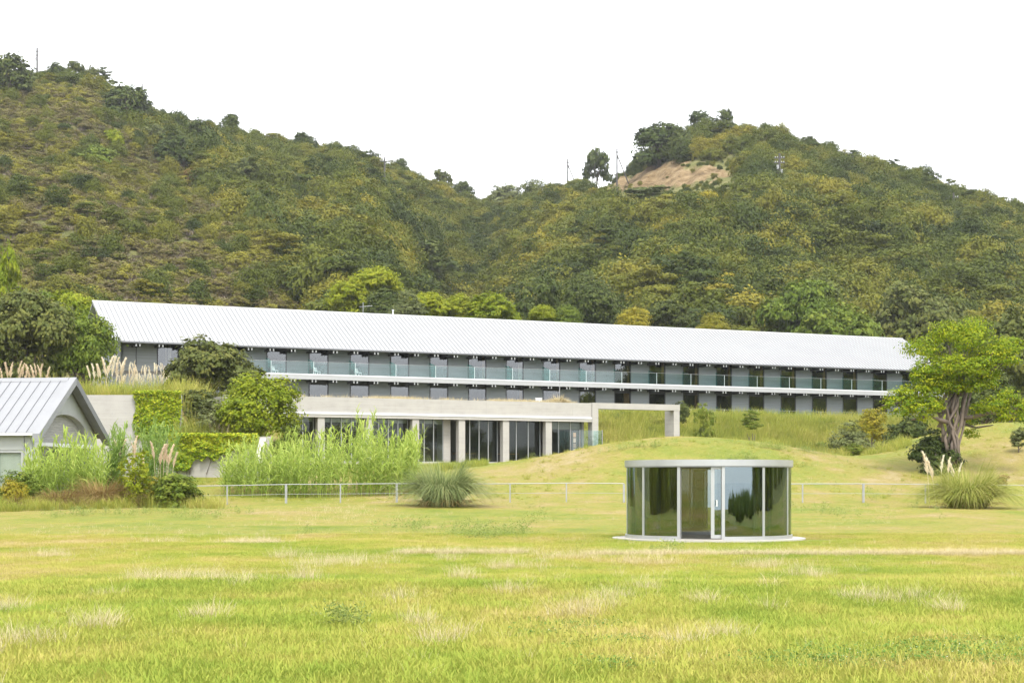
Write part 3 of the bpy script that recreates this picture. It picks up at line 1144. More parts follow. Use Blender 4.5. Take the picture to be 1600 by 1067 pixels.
# ------------------------------------------------------------------ restaurant (low concrete block with columns)
TX, TY = -6.97, 118.0
ZT = 3.14
rest = thing('restaurant', 'low concrete restaurant block with tall glazing between square columns', 'restaurant', (TX, TY, ZT), A25)
U0, U1 = -14.2, 14.42
ZB, ZTOP = 3.40, 4.58
mb = MB().box(U0, U1, 0, .35, ZB, ZTOP)
for uu in np.arange(U0 + 1.8, U1, 3.6):
    mb.box(uu - .012, uu + .012, -.012, -.001, ZB + .2, ZTOP - .03)
mb.build('parapet_beam', M['concrete'], rest)
MB().box(U0, U1 - .01, -.10, -.002, ZB - .04, ZB + .10).build('drip_edge', M['white'], rest)
MB().box(U0, U1, -.06, -.003, ZB - .26, ZB - .043).build('eave_band', M['concrete'], rest)
MB().box(U0, U1 + .2, .352, 8.4, ZB - .05, ZB + 1.12).build('roof_slab', M['concrete'], rest)
MB().box(U0, U1 + .2, -.35, 8.2, -.16, 0).build('floor_slab', M['apron'], rest)
MB().box(U0, U1 + .2, .5, 8.2, -1.6, -.165).build('underfloor_shade', M['room_dark'], rest)  # near-black box stands in for the shaded gap under the floor
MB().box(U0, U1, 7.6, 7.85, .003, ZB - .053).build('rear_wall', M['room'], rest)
for uu in (U0, U1 - .3):
    MB().box(uu, uu + .3, 1.25, 7.59, .003, ZB - .053).build('end_wall', M['concrete_grey'], rest)
MB().box(10.9, U1 - .31, 1.02, 1.22, 2.6, ZB - .053).build('end_wall', M['concrete_grey'], rest)
colm = MB().box(-.26, .26, 0, .55, .003, ZB - .265).mesh('column', M['concrete'])
CU = [-10.9, -7.19, -3.55, 0.0, 3.65, 7.23, 10.79]
for uu in CU:
    bevel(link('column', colm, rest, (uu, .02, 0)), .012, 1)
MB().box(2.55, 3.1, .9, 2.2, .003, ZB - .053).build('pier', M['concrete_grey'], rest)
# glazing bays
for i in range(len(CU)):
    a = CU[i] + .28
    bnd = (CU[i + 1] - .28) if i + 1 < len(CU) else U1 - .32
    if i == 3:
        bnd = 2.53
    fr = MB().box(a, bnd, .96, 1.04, .003, .07).box(a, bnd, .96, 1.04, ZB - .12, ZB - .055)
    npn = 4 if i < 5 else 3
    if i == 3:
        npn = 3
    step = (bnd - a) / npn
    for j in range(npn + 1):
        x = a + step * j
        fr.box(x - .028, x + .028, .95, 1.05, .072, ZB - .122)
    w = fr.build('window', M['aluminium'], rest)
    for j in range(npn):
        x = a + step * j
        MB().box(x + .03, x + step - .03, .99, 1.01, .074, ZB - .124).build('pane', M['g_terrace'], w)
        if i < 4:
            MB().box(x + .04, x + step - .04, 1.10, 1.12, ZB - .55, ZB - .14).build('blind', M['blind'], w)
# dim furniture seen through the glass
for i, uu in enumerate((-9.2, -5.4, -1.8, 5.2, 8.8)):
    t = thing('dining_table', ['wooden dining table behind the glass at the left end of the restaurant', 'wooden dining table behind the second glazed bay of the restaurant',
                               'wooden dining table behind the middle glazed bay of the restaurant', 'wooden dining table behind the dark bay right of the pier',
                               'wooden dining table behind the rightmost dark bay of the restaurant'][i], 'table',
              (TX + UX * uu - UY * 3.2, TY + UY * uu + UX * 3.2, ZT), A25, 'tables inside the restaurant')
    MB().box(-.8, .8, -.4, .4, .70, .74).build('tabletop', M['wood'], t)
    for sx in (-.72, .68):
        for sy in (-.34, .30):
            MB().box(sx, sx + .05, sy, sy + .05, .003, .699).build('leg', M['post_dark'], t)

# free-standing concrete frame at the right end
fx, fy = TX + UX * 14.44, TY + UY * 14.44
fr_ = thing('concrete_frame', 'open concrete gateway frame beside the right end of the restaurant', 'concrete frame', (fx, fy, ZT - 1.2), A25)
FT = 1.2 + 4.62
MB().box(0, .52, -.08, .62, 0, FT).build('post', M['concrete'], fr_)
MB().box(.522, 7.78, -.06, .60, FT - .46, FT - .004).build('beam', M['concrete'], fr_)
MB().box(7.24, 7.76, -.04, 1.35, 0, FT - .462).build('post', M['concrete'], fr_)

# glass screen enclosure and dark poster stand inside it
gx, gy = TX + UX * 12.6 + UY * .9, TY + UY * 12.6 - UX * .9
scr = thing('glass_screen', 'clear glass enclosure in front of the right end of the restaurant', 'glass screen', (gx, gy, ZT - .3), A25)
sl_ = MB()
for (x0, x1, y0, y1) in ((-.75, -.73, -.5, 1.2), (-.72, 1.95, -.5, -.48), (1.96, 1.98, -.5, 1.0)):
    pz = MB().box(x0, x1, y0, y1, .02, 2.75).build('pane', M['g_rail'], scr)
for (x, y) in ((-.74, -.53), (.05, -.53), (1.97, -.53)):
    MB().box(x - .025, x + .025, y - .025, y + .025, 0, 2.8).build('post', M['alu_dark'], scr)
st = thing('poster_stand', 'tall dark stand with a column of small pinkish pictures inside the glass enclosure', 'display stand',
           (gx - .02 * UX - UY * .25, gy - .02 * UY + UX * .25, ZT - .3), A25)
MB().box(-.22, .22, -.05, .05, 0, 2.72).build('board', M['post_dark'], st)
for i in range(6):
    MB().box(-.10, .12, -.062, -.052, .25 + i * .40, .58 + i * .40).build('picture', solid('printed_picture', [(.42, .26, .2), (.34, .24, .24), (.36, .3, .28), (.25, .17, .15), (.4, .3, .26), (.42, .25, .17)][i], .6), st)

# things on the restaurant roof
bx = thing('roof_box', 'small white box on the restaurant roof among dry grass', 'box', (TX + UX * 10.9 - UY * 2.0, TY + UY * 10.9 + UX * 2.0, ZT + ZB + 1.12))
MB().box(-.24, .24, -.24, .24, 0, .42).build('body', M['white'], bx)
MB().box(-.27, .27, -.27, .27, .422, .47).build('lid', M['white'], bx)
pl_ = thing('roof_pole', 'thin grey pole standing beside the round dry tuft on the restaurant roof', 'pole', (TX + UX * 13.0 - UY * 2.6, TY + UY * 13.0 + UX * 2.6, ZT + ZB + 1.12))
MB().tube([(0, 0, 0), (0, 0, 1.75)], .03, 6).build('shaft', M['rail'], pl_)
MB().box(-.08, .08, -.08, .08, 0, .03).build('foot', M['rail'], pl_)

# ------------------------------------------------------------------ gabled house at the left
TH8 = math.radians(-8)
YN = 85.0
XN = (62 - CX) * YN / F
GW = 9.1
zb = Hs(XN, YN) - .1
ca, sa = math.cos(TH8), math.sin(TH8)
house = thing('gabled_house', 'small pale house with a grey standing-seam roof and an arched gable', 'house', (XN, YN, zb), TH8)
EH = 4.30 - zb
RH = 7.36 - zb
LN = 16.0
OV = .55                                        # verge overhang beyond the gable wall
half = GW / 2
rs = (RH - EH) / half
# front slope: one panel per seam strip
pw = .575
npan = int(LN / pw)
pm = MB().hexa([(0.004, 0, EH - .09), (pw - .004, 0, EH - .09), (pw - .004, half, RH - .09), (.004, half, RH - .09)],
               [(0.004, 0, EH), (pw - .004, 0, EH), (pw - .004, half, RH), (.004, half, RH)]).mesh('roof_panel', M['house_roof'])
sm_ = MB().hexa([(-.013, .0, EH + .003), (.013, .0, EH + .003), (.013, half, RH + .003), (-.013, half, RH + .003)],
                [(-.013, .0, EH + .045), (.013, .0, EH + .045), (.013, half, RH + .045), (-.013, half, RH + .045)]).mesh('roof_seam', M['zinc_dark'])
for i in range(npan):
    x = -.75 - pw * (i + 1)
    p_ = link('roof_panel', pm, house, (x, 0, 0))
    link('roof_seam', sm_, p_, (pw, 0, 0))
MB().hexa([(-.745, 0, EH - .09), (-.30, 0, EH - .09), (-.30, half, RH - .09), (-.745, half, RH - .09)],
          [(-.745, 0, EH), (-.30, 0, EH), (-.30, half, RH), (-.745, half, RH)]).build('roof_panel', M['house_roof'], house)
MB().hexa([(-LN - .75, half + .003, RH - .09), (0, half + .003, RH - .09), (0, GW, EH - .09), (-LN - .75, GW, EH - .09)],
          [(-LN - .75, half + .003, RH), (0, half + .003, RH), (0, GW, EH), (-LN - .75, GW, EH)]).build('rear_roof', M['house_roof'], house)
MB().prism([(-LN - .7, half - .22, RH - .13), (-LN - .7, half, RH + .10), (-LN - .7, half + .22, RH - .13)], (LN + .35, 0, 0)).build('ridge_cap', M['house_roof'], house)
# broad verge boards
for (y0, z0, y1, z1, nm) in ((-.25, EH - .17, half, RH, 'verge_board'), (half + .004, RH, GW + .25, EH - .17, 'verge_board')):
    MB().hexa([(-.295, y0, z0 - .32), (.10, y0, z0 - .32), (.10, y1, z1 - .32), (-.295, y1, z1 - .32)],
              [(-.295, y0, z0 + .10), (.10, y0, z0 + .10), (.10, y1, z1 + .10), (-.295, y1, z1 + .10)]).build(nm, M['zinc_dark'] if y0 > 1 else M['house_roof'], house)
MB().box(-LN, -.31, -.16, -.02, EH - .16, EH - .04).build('gutter', M['white'], house)
# front wall and its window band
GX = -.55
MB().box(-LN, GX, .25, .45, 2.75, EH - .10).build('wall', M['house_wall'], house)
MB().box(-1.05, GX, .252, .448, 0, 2.748).build('wall', M['house_wall'], house)
MB().box(-LN, -1.052, .252, .448, 0, .25).build('wall', M['house_wall'], house)
MB().box(-1.0, -.95, .20, .249, 0, EH - .1).build('downpipe', M['alu_dark'], house)
MB().box(-LN, -7.1, .254, .446, .252, 2.747).build('wall', M['house_wall'], house)
for i in range(4):
    x1 = -1.06 - i * 1.5
    f_ = MB().box(x1 - 1.46, x1, .30, .42, .252, .36).box(x1 - 1.46, x1, .30, .42, 2.6, 2.745).box(x1 - .11, x1, .30, .42, .36, 2.6).box(x1 - 1.46, x1 - 1.35, .30, .42, .36, 2.6)
    w = f_.build('window', M['aluminium'], house)
    MB().box(x1 - 1.35, x1 - .11, .35, .365, .362, 2.598).build('pane', M['g_house'], w)
    MB().box(x1 - 1.34, x1 - .12, .43, .445, .37, 2.59).build('blind', M['blind'], w)
MB().box(-LN, -LN + .2, .46, GW - .46, 0, EH).build('wall', M['house_wall'], house)
MB().box(-LN, GX, GW - .45, GW - .25, 0, EH - .1).build('wall', M['house_wall'], house)
# gable wall with a segmental arch opening
aw, az0, ah = 3.35, EH - .48, 1.72
arc = []
for i in range(25):
    t = math.pi * i / 24
    arc.append((half - aw * math.cos(t), az0 + ah * math.sin(t)))
mb = MB()
for i in range(24):
    (y0, z0), (y1, z1) = arc[i], arc[i + 1]
    top = lambda y: EH - .14 + rs * (half - abs(y - half)) - .02
    mb.hexa([(GX, y0, z0), (GX - .2, y0, z0), (GX - .2, y1, z1), (GX, y1, z1)], [(GX, y0, top(y0)), (GX - .2, y0, top(y0)), (GX - .2, y1, top(y1)), (GX, y1, top(y1))])
mb.hexa([(GX, .46, az0), (GX - .2, .46, az0), (GX - .2, half - aw - .002, az0), (GX, half - aw - .002, az0)],
        [(GX, .46, EH - .14 + rs * .46), (GX - .2, .46, EH - .14 + rs * .46), (GX - .2, half - aw - .002, EH - .16 + rs * (half - aw)), (GX, half - aw - .002, EH - .16 + rs * (half - aw))])
mb.hexa([(GX, half + aw + .002, az0), (GX - .2, half + aw + .002, az0), (GX - .2, GW - .46, az0), (GX, GW - .46, az0)],
        [(GX, half + aw + .002, EH - .16 + rs * (half - aw)), (GX - .2, half + aw + .002, EH - .16 + rs * (half - aw)), (GX - .2, GW - .46, EH - .14 + rs * .46), (GX, GW - .46, EH - .14 + rs * .46)])
mb.build('gable_wall', M['house_wall'], house)
mb = MB()
for i in range(24):
    (y0, z0), (y1, z1) = arc[i], arc[i + 1]
    k0 = lambda y, z, q: (half + (y - half) * q, az0 + (z - az0) * q)
    a0, a1, b0, b1 = k0(y0, z0, .998), k0(y1, z1, .998), k0(y0, z0, .93), k0(y1, z1, .93)
    mb.hexa([(GX + .03, *a0), (GX + .03, *a1), (GX + .03, *b1), (GX + .03, *b0)], [(GX - .45, *a0), (GX - .45, *a1), (GX - .45, *b1), (GX - .45, *b0)])
mb.build('arch_trim', M['fascia'], house)
lo = MB()
nsl = 11
for i in range(nsl):
    z0 = az0 + .03 + i * (ah * .92) / nsl
    ww = aw * .925 * math.sqrt(max(0, 1 - ((z0 + .07 - az0) / (ah * .93)) ** 2))
    lo.hexa([(GX - .36, half - ww, z0), (GX - .36, half + ww, z0), (GX - .32, half + ww, z0), (GX - .32, half - ww, z0)],
            [(GX - .375, half - ww, z0 + .135), (GX - .375, half + ww, z0 + .135), (GX - .335, half + ww, z0 + .135), (GX - .335, half - ww, z0 + .135)])
o = lo.build('louvre', M['louvre'], house)
o['kind'] = 'stuff'
MB().box(GX - .22, GX + .04, .46, GW - .46, az0 - .20, az0 - .003).build('transom', M['white'], house)
for y in (.46, GW - 1.0):
    MB().box(GX - .2, GX + .06, y, y + .55, 0, az0 - .203).build('gable_post', M['white'], house)
f_ = MB()
for i in range(5):
    y = 1.02 + i * (GW - 2.06) / 4
    f_.box(GX - .12, GX - .04, y - .03, y + .03, 0, az0 - .205)
w = f_.build('window', M['aluminium'], house)
for i in range(4):
    y = 1.02 + i * (GW - 2.06) / 4
    MB().box(GX - .09, GX - .075, y + .035, y + (GW - 2.06) / 4 - .035, 0.02, az0 - .21).build('pane', M['g_house'], w)
MB().box(-LN + .3, -1.6, .5, GW - .5, -.05, .05).build('floor', M['room'], house)
MB().box(-6.2, -6.0, .5, GW - .5, .06, EH - .2).build('inner_wall', M['room'], house)

# ------------------------------------------------------------------ concrete retaining walls at the left
wl1 = thing('retaining_wall', 'tall pale concrete retaining wall between the house gable and the square ivy patch', 'retaining wall', (-34.0, 107.0, 0))
MB().box(0, 12.2, 0, .45, 1.0, 7.43).build('wall', M['concrete'], wl1)
mb = MB()
for i in range(9):
    for z in (3.2, 4.7, 6.2):
        mb.tube([(5.0 + i * .9, -.012, z), (5.0 + i * .9, -.002, z)], .035, 8)
mb.build('tie_hole', M['alu_dark'], wl1)
wl2 = thing('retaining_wall', 'low concrete wing wall under the long ivy hedge behind the tall reeds', 'retaining wall', (-21.9, 103.2, 0))
MB().prism([(0, 0, 1.0), (6.6, 0, 1.0), (6.6, 0, 4.6), (0, 0, 4.45)], (0, .4, 0)).build('wall', M['concrete_grey'], wl2)
MB().hexa([(5.9, -3.4, 1.0), (6.3, -3.4, 1.0), (6.3, -.003, 1.0), (5.9, -.003, 1.0)], [(5.9, -3.4, 2.2), (6.3, -3.4, 2.2), (6.3, -.003, 4.5), (5.9, -.003, 4.5)]).build('sloping_wing', M['concrete_grey'], wl2)

# ------------------------------------------------------------------ round glass pavilion
PX, PY, PR = 5.92, 49.0, 2.49
PZ = Hs(PX, PY - 2)
pav = thing('glass_pavilion', 'round smoked-glass pavilion with a grey metal rim and an open sliding door', 'pavilion', (PX, PY, PZ))


def ring(r0, r1, z0, z1, a0, a1, seg, mi=0, mb=None):
    mb = mb or MB()
    full = abs(a1 - a0) >= 359.9
    n_ = seg if full else seg + 1
    pts = []
    for i in range(n_):
        t = R(a0 + (a1 - a0) * i / seg)
        s_, c_ = math.sin(t), -math.cos(t)       # angle 0 faces the camera, positive to the right
        pts += [(r0 * s_, r0 * c_, z0), (r1 * s_, r1 * c_, z0), (r1 * s_, r1 * c_, z1), (r0 * s_, r0 * c_, z1)]
    fs = []
    for i in range(seg):
        a, b_ = 4 * i, 4 * ((i + 1) % n_)
        fs += [(a, b_, b_ + 1, a + 1), (a + 1, b_ + 1, b_ + 2, a + 2), (a + 2, b_ + 2, b_ + 3, a + 3), (a + 3, b_ + 3, b_, a)]
    if not full:
        e = 4 * seg
        fs += [(0, 1, 2, 3), (e + 3, e + 2, e + 1, e)]
    return mb.poly(pts, fs, mi)


def auto_smooth(o, ang=35):
    me = o.data
    me.polygons.foreach_set('use_smooth', [True] * len(me.polygons))
    try:
        me.set_sharp_from_angle(angle=R(ang))
    except Exception:
        pass
    return o


PH = 2.36
sl0 = ring(.0, PR + .40, -.12, .045, 0, 360, 72)
auto_smooth(sl0.build('base_slab', M['apron'], pav))
auto_smooth(ring(PR - .30, PR + .03, PH - .185, PH, 0, 360, 96).build('roof_rim', M['aluminium'], pav))
auto_smooth(ring(0.0, PR - .305, PH - .12, PH - .03, 0, 360, 96).build('roof_deck', M['alu_dark'], pav))
auto_smooth(ring(PR - .12, PR + .012, PH - .215, PH - .187, 0, 360, 96).build('head_track', M['alu_dark'], pav))
for a0, a1 in ((3, 333),):
    auto_smooth(ring(PR - .07, PR + .012, .047, .15, a0, a1, 84).build('bottom_rail', M['aluminium'], pav))
MANG = [3, 33, 63, 93, 123, 153, 213, 243, 273, 303, 333]
mm_ = MB().box(-.045, .045, -.02, .09, .047, PH - .187).mesh('mullion', M['aluminium'])
for a in MANG:
    t = R(a)
    o = link('mullion', mm_, pav, ((PR - .035) * math.sin(t), -(PR - .035) * math.cos(t), 0))
    o.rotation_euler = (0, 0, t)
for a, a2 in zip(MANG[:-1], MANG[1:]):
    o = auto_smooth(ring(PR - .045, PR - .025, .152, PH - .217, a + 1.1, a2 - 1.1, 14).build('pane', M['g_pav'], pav))
# sliding leaf, pushed back to the right inside the fixed pane
leaf_ = auto_smooth(ring(PR - .115, PR - .085, .10, .20, -4, 26, 14).build('door', M['aluminium'], pav))
auto_smooth(ring(PR - .115, PR - .085, PH - .28, PH - .219, -4, 26, 14).build('door_head', M['aluminium'], leaf_))
auto_smooth(ring(PR - .105, PR - .09, .202, PH - .283, -3.3, 26, 14).build('pane', M['g_pav'], leaf_))
for a, ww in ((-4.0, .05), (26, .03)):
    t = R(a)
    o = MB().box(-ww, ww, -.03, .03, .10, PH - .219).build('stile', M['aluminium'], leaf_)
    o.location = ((PR - .10) * math.sin(t), -(PR - .10) * math.cos(t), 0)
    o.rotation_euler = (0, 0, t)
t = R(-1.4)
o = MB().tube([(0, -.12, 1.02), (0, -.12, 1.20)], .02, 8).box(-.02, .02, -.12, 0, 1.02, 1.045).box(-.02, .02, -.12, 0, 1.175, 1.2).build('handle', M['white'], leaf_)
o.location = ((PR - .10) * math.sin(t), -(PR - .10) * math.cos(t), 0)
o.rotation_euler = (0, 0, t)
auto_smooth(ring(PR - .12, PR + .05, .047, .07, -27, 3, 14).build('threshold', M['apron'], pav))

# ------------------------------------------------------------------ rail fence across the slope
fence_px = [(300, 789, 0), (355, 789, 0), (447, 789, 1), (532, 789, 0), (620, 788, 1), (708, 788, 0), (797, 785, 0), (885, 787, 0), (975, 790, 1)]
fence_r = [(1163, 789, 0), (1254, 789, 0), (1349, 784, 1), (1446, 782, 0), (1540, 781, 1), (1632, 780, 0)]


def fence(label, posts, Yf=82.0):
    P = []
    for (px, _, big) in posts:
        x = (px - CX) * Yf / F
        P.append((x, Yf, Hs(x, Yf), big))
    t = thing('rail_fence', label, 'fence', (P[0][0], Yf, P[0][2]))
    ox, oy, oz = P[0][:3]
    for (x, y, z, big) in P:
        r = .055 if big else .032
        MB().box(x - ox - r, x - ox + r, -r, r, z - oz - .25, z - oz + .93).build('post', M['rail'], t)
    for i in range(len(P) - 1):
        a, b_ = P[i], P[i + 1]
        for h, r, nm in ((.95, .021, 'top_rail'), (.46, .009, 'wire')):
            MB().tube([(a[0] - ox, 0, a[2] - oz + h), (b_[0] - ox, 0, b_[2] - oz + h)], r, 8).build(nm, M['rail'], t)
    return t


fence('galvanised post and rail fence running past the reeds to the left of the pavilion', fence_px)
fence('galvanised post and rail fence to the right of the pavilion, passing behind the golden pampas', fence_r)
#PART3

# ------------------------------------------------------------------ grasses and reeds
def grass_tuft(n_, h0, h1, rad, wid, lean, seed, k=3, curl=0.5):
    rg = np.random.default_rng(seed)
    a = rg.uniform(0, 6.28, n_)
    q = rad * np.sqrt(rg.uniform(0, 1, n_))
    base = np.stack([q * np.cos(a), q * np.sin(a), np.full(n_, -0.02)], 1)
    b = a + rg.normal(0, 0.7, n_)
    d = np.stack([np.cos(b), np.sin(b), np.zeros(n_)], 1)
    h = rg.uniform(h0, h1, n_)
    ln = rg.uniform(0.3, 1.0, n_) * lean
    t = np.linspace(0, 1, k)
    P = base[:, None, :] + d[:, None, :] * (h * ln)[:, None, None] * (t ** 1.8)[None, :, None]
    P[:, :, 2] += h[:, None] * (t - curl * ln[:, None] * 0.5 * t ** 3)
    W = wid * rg.uniform(0.7, 1.3, n_)[:, None] * (1 - 0.85 * t ** 1.5)[None, :]
    S = np.stack([-np.sin(b + rg.normal(0, .6, n_)), np.cos(b), np.zeros(n_)], 1)
    V, Q = ribbons(P, W, unit(S))
    T = np.repeat(rg.uniform(0, 1, n_), k * 2)
    return V, Q, T


def arcs(base, az, L, up, out, wid, k, rg, fold=0.0, hold=1.0):
    """arching blades: rise by up*L, travel out*L, droop at the tip"""
    n_ = len(base)
    t = np.linspace(0, 1, k)
    d = np.stack([np.cos(az), np.sin(az), np.zeros(n_)], 1)
    P = base[:, None, :] + d[:, None, :] * (L * out)[:, None, None] * (t ** 1.35)[None, :, None]
    P[:, :, 2] += (L * up)[:, None] * (t[None, :] * 1.0) - (L * fold)[:, None] * (t ** 2.4)[None, :]
    W = wid[:, None] * (np.minimum(1, 0.55 + t * 2) * (1 - t ** 2.2 * 0.92))[None, :]
    S = np.stack([-np.sin(az), np.cos(az), np.zeros(n_)], 1) + rg.normal(0, 0.35, (n_, 3)) * np.array([1, 1, .6])
    return ribbons(P, W, unit(S))


def reed_clump(label, pts, hts, seed, mat='reed', leaves=20, cat='reeds', group=None):
    """pts (n,3) feet, hts heights"""
    rg = np.random.default_rng(seed)
    pts = np.asarray(pts)
    hts = np.asarray(hts)
    c = pts.mean(0)
    t = thing('giant_reed', label, cat, tuple(c), 0, group)
    p = pts - c
    n_ = len(p)
    la = rg.uniform(0, 6.28, n_)
    le = rg.uniform(0.0, 0.17, n_)
    lean = np.stack([np.cos(la) * le + 0.09, np.sin(la) * le, np.zeros(n_)], 1)
    tt = np.linspace(0, 1, 4)
    P = p[:, None, :] + lean[:, None, :] * hts[:, None, None] * (tt ** 1.6)[None, :, None]
    P[:, :, 2] += hts[:, None] * tt[None, :]
    V, Q = ribbons(P, np.broadcast_to(0.030 * (1 - .6 * tt), (n_, 4)), unit(rg.normal(size=(n_, 3)) * np.array([1, .3, 0])))
    link('stem', raw_mesh('stem', V, Q, M[mat], np.repeat(rg.uniform(.2, .8, n_), 8)), t)
    f = np.sort(rg.uniform(0.12, 1.0, (n_, leaves)), axis=1)
    az = la[:, None] + (np.arange(leaves) % 2)[None, :] * math.pi + rg.normal(0, .55, (n_, leaves))
    fb = f[:, :, None]
    base = p[:, None, :] + lean[:, None, :] * hts[:, None, None] * fb ** 1.6
    base[:, :, 2] += hts[:, None] * f
    L = (0.68 + 0.5 * np.sin(np.pi * np.clip(f, 0, .95))) * rg.uniform(.75, 1.2, (n_, leaves))
    up = np.where(f > .8, 0.85, 0.62) * rg.uniform(.8, 1.2, f.shape)
    out = np.where(f > .85, 0.34, 0.58) * rg.uniform(.8, 1.15, f.shape)
    fold = 0.48 * rg.uniform(.5, 1.4, f.shape)
    V, Q = arcs(base.reshape(-1, 3), az.ravel(), L.ravel(), up.ravel(), out.ravel(), (0.070 * rg.uniform(.7, 1.2, f.size)), 5, rg, fold.ravel())
    tone = np.clip(0.25 + 0.4 * f + rg.normal(0, .2, f.shape), 0, 1).ravel()
    link('leaf_blades', raw_mesh('leaf_blades', V, Q, M[mat], np.repeat(tone, 10)), t)
    return t


def region_pts(n_, px0, px1, y0, y1, seed):
    rg = np.random.default_rng(seed)
    Y = rg.uniform(y0, y1, n_)
    px = rg.uniform(px0, px1, n_)
    X = (px - CX) * Y / F
    return np.stack([X, Y, H(X, Y) - .05], 1), px


def plume_mesh(seed, mat):
    rg = np.random.default_rng(seed)
    n_ = 170
    z = rg.uniform(0.0, 0.86, n_)
    az = rg.uniform(0, 6.28, n_)
    base = np.stack([np.zeros(n_), np.zeros(n_), z], 1)
    L = (0.30 - 0.17 * z) * rg.uniform(.7, 1.25, n_)
    V, Q = arcs(base, az, L, np.full(n_, .95), np.full(n_, .42) * rg.uniform(.4, 1.2, n_), np.full(n_, .042), 4, rg, np.full(n_, .12))
    V[:, 0] += 0.16 * np.clip(V[:, 2], 0, 2) ** 2
    T = np.repeat(rg.uniform(0, 1, n_), 8)
    st = np.array([[[0, 0, -1.6], [0, 0, -.5], [0.0, 0, .3], [.13, 0, .9]]], dtype=float)
    V2, Q2 = ribbons(st, np.array([[.014, .014, .012, .006]]), np.array([[1., .3, 0]]))
    V2 = np.concatenate([V2, V2[:, [1, 0, 2]]])
    Q2 = np.concatenate([Q2, Q2 + 8])
    return raw_mesh('plume', np.concatenate([V, V2]), np.concatenate([Q, Q2 + len(V)]), M[mat], np.concatenate([T, np.full(16, .2)]))


PLM = {k: [plume_mesh(60 + i, k) for i in range(3)] for k in ('plume', 'plume_pink')}


def pampas(label, pos, rad, h, nblade, mat, plumes=(), pmat='plume', seed=1, blade_w=.022, cat='pampas grass', group=None, dead=0):
    """plumes: (dx, dy, z of plume foot above the clump's foot, length, lean azimuth)"""
    rg = np.random.default_rng(seed)
    t = thing('pampas_grass', label, cat, pos, 0, group)
    a = rg.uniform(0, 6.28, nblade)
    q = rad * .38 * np.sqrt(rg.uniform(0, 1, nblade))
    base = np.stack([q * np.cos(a), q * np.sin(a), np.full(nblade, -.05)], 1)
    az = a + rg.normal(0, .35, nblade)
    e = rg.uniform(0.15, 1.0, nblade) ** .8
    L = h * rg.uniform(.72, 1.15, nblade) * 1.05 * (1 + .14 * np.sin(az * 2 + seed) + .09 * np.sin(az * 5 + seed * 2))
    V, Q = arcs(base, az, L, 1.08 - .10 * e, (rad * 1.05 / h) * e, blade_w * rg.uniform(.6, 1.3, nblade), 8, rg, np.clip(.08 + .98 * e * rg.uniform(.75, 1.1, nblade), 0, 1.08 - .12 * e))
    link('blades', raw_mesh('blades', V, Q, M[mat], np.repeat(np.clip(rg.normal(.5, .25, nblade), 0, 1), 16)), t)
    if dead:
        a = rg.uniform(0, 6.28, dead)
        q = rad * .5 * np.sqrt(rg.uniform(0, 1, dead))
        base = np.stack([q * np.cos(a), q * np.sin(a), np.full(dead, .02)], 1)
        L = h * rg.uniform(.3, .55, dead)
        V, Q = arcs(base, a + rg.normal(0, .5, dead), L, np.full(dead, .75), np.full(dead, 1.0), np.full(dead, .026), 5, rg, np.full(dead, .75))
        link('dead_blades', raw_mesh('dead_blades', V, Q, M['bracken'], np.repeat(rg.uniform(.2, 1, dead), 10)), t)
    for i, (dx, dy, z, ln, la) in enumerate(plumes):
        o = link('plume', PLM[pmat][i % 3], t, (dx, dy, z))
        o.scale = (ln, ln, ln)
        o.rotation_euler = (0.05 * math.sin(i * 3.1), 0.06 + 0.08 * math.sin(i * 1.7), la)
    return t


def shrub(label, px, base, wpx, hpx, mat, seed, Y, kind='bush', leaf=.13, dens=.9, name='shrub', cat='shrub', group=None):
    return tree_px(name, label, cat, px, base, wpx, hpx, kind, mat, seed, Y=Y, leaf=leaf, dens=dens, group=group)


# ---- tall reeds
p, px = region_pts(400, 345, 648, 87, 97, 1)
hmax = np.interp(px, [340, 375, 410, 440, 470, 500, 535, 560, 580, 600, 625, 648], [2.3, 2.9, 3.0, 3.0, 3.2, 3.4, 4.0, 4.1, 4.2, 3.3, 2.8, 2.6])
reed_clump('wide stand of tall bright green reeds in front of the restaurant columns', p, hmax * (.58 + .55 * np.random.default_rng(2).uniform(0, 1, len(p)) ** 1.5), 3)
p, px = region_pts(42, 632, 646, 91, 94, 4)
reed_clump('narrow taller spray of reeds at the right end of the wide reed stand', p, np.random.default_rng(5).uniform(2.1, 3.5, len(p)), 6)
p, px = region_pts(150, 34, 162, 78.5, 83.5, 7)
hmax = np.interp(px, [30, 60, 90, 105, 125, 160], [2.2, 3.2, 3.5, 3.9, 3.2, 2.9])
reed_clump('leaning light green reeds in front of the arched gable of the small house', p, hmax * (.5 + .6 * np.random.default_rng(8).uniform(0, 1, len(p))), 9)
p, px = region_pts(60, 166, 190, 83, 88, 10)
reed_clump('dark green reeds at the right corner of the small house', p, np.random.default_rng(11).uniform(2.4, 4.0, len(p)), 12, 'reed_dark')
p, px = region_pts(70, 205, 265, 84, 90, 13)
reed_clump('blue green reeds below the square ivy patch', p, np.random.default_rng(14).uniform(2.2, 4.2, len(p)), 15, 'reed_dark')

# ---- pampas grasses
def pos_at(px, Y, dz=-.05):
    x = (px - CX) * Y / F
    return (x, Y, Hs(x, Y) + dz)


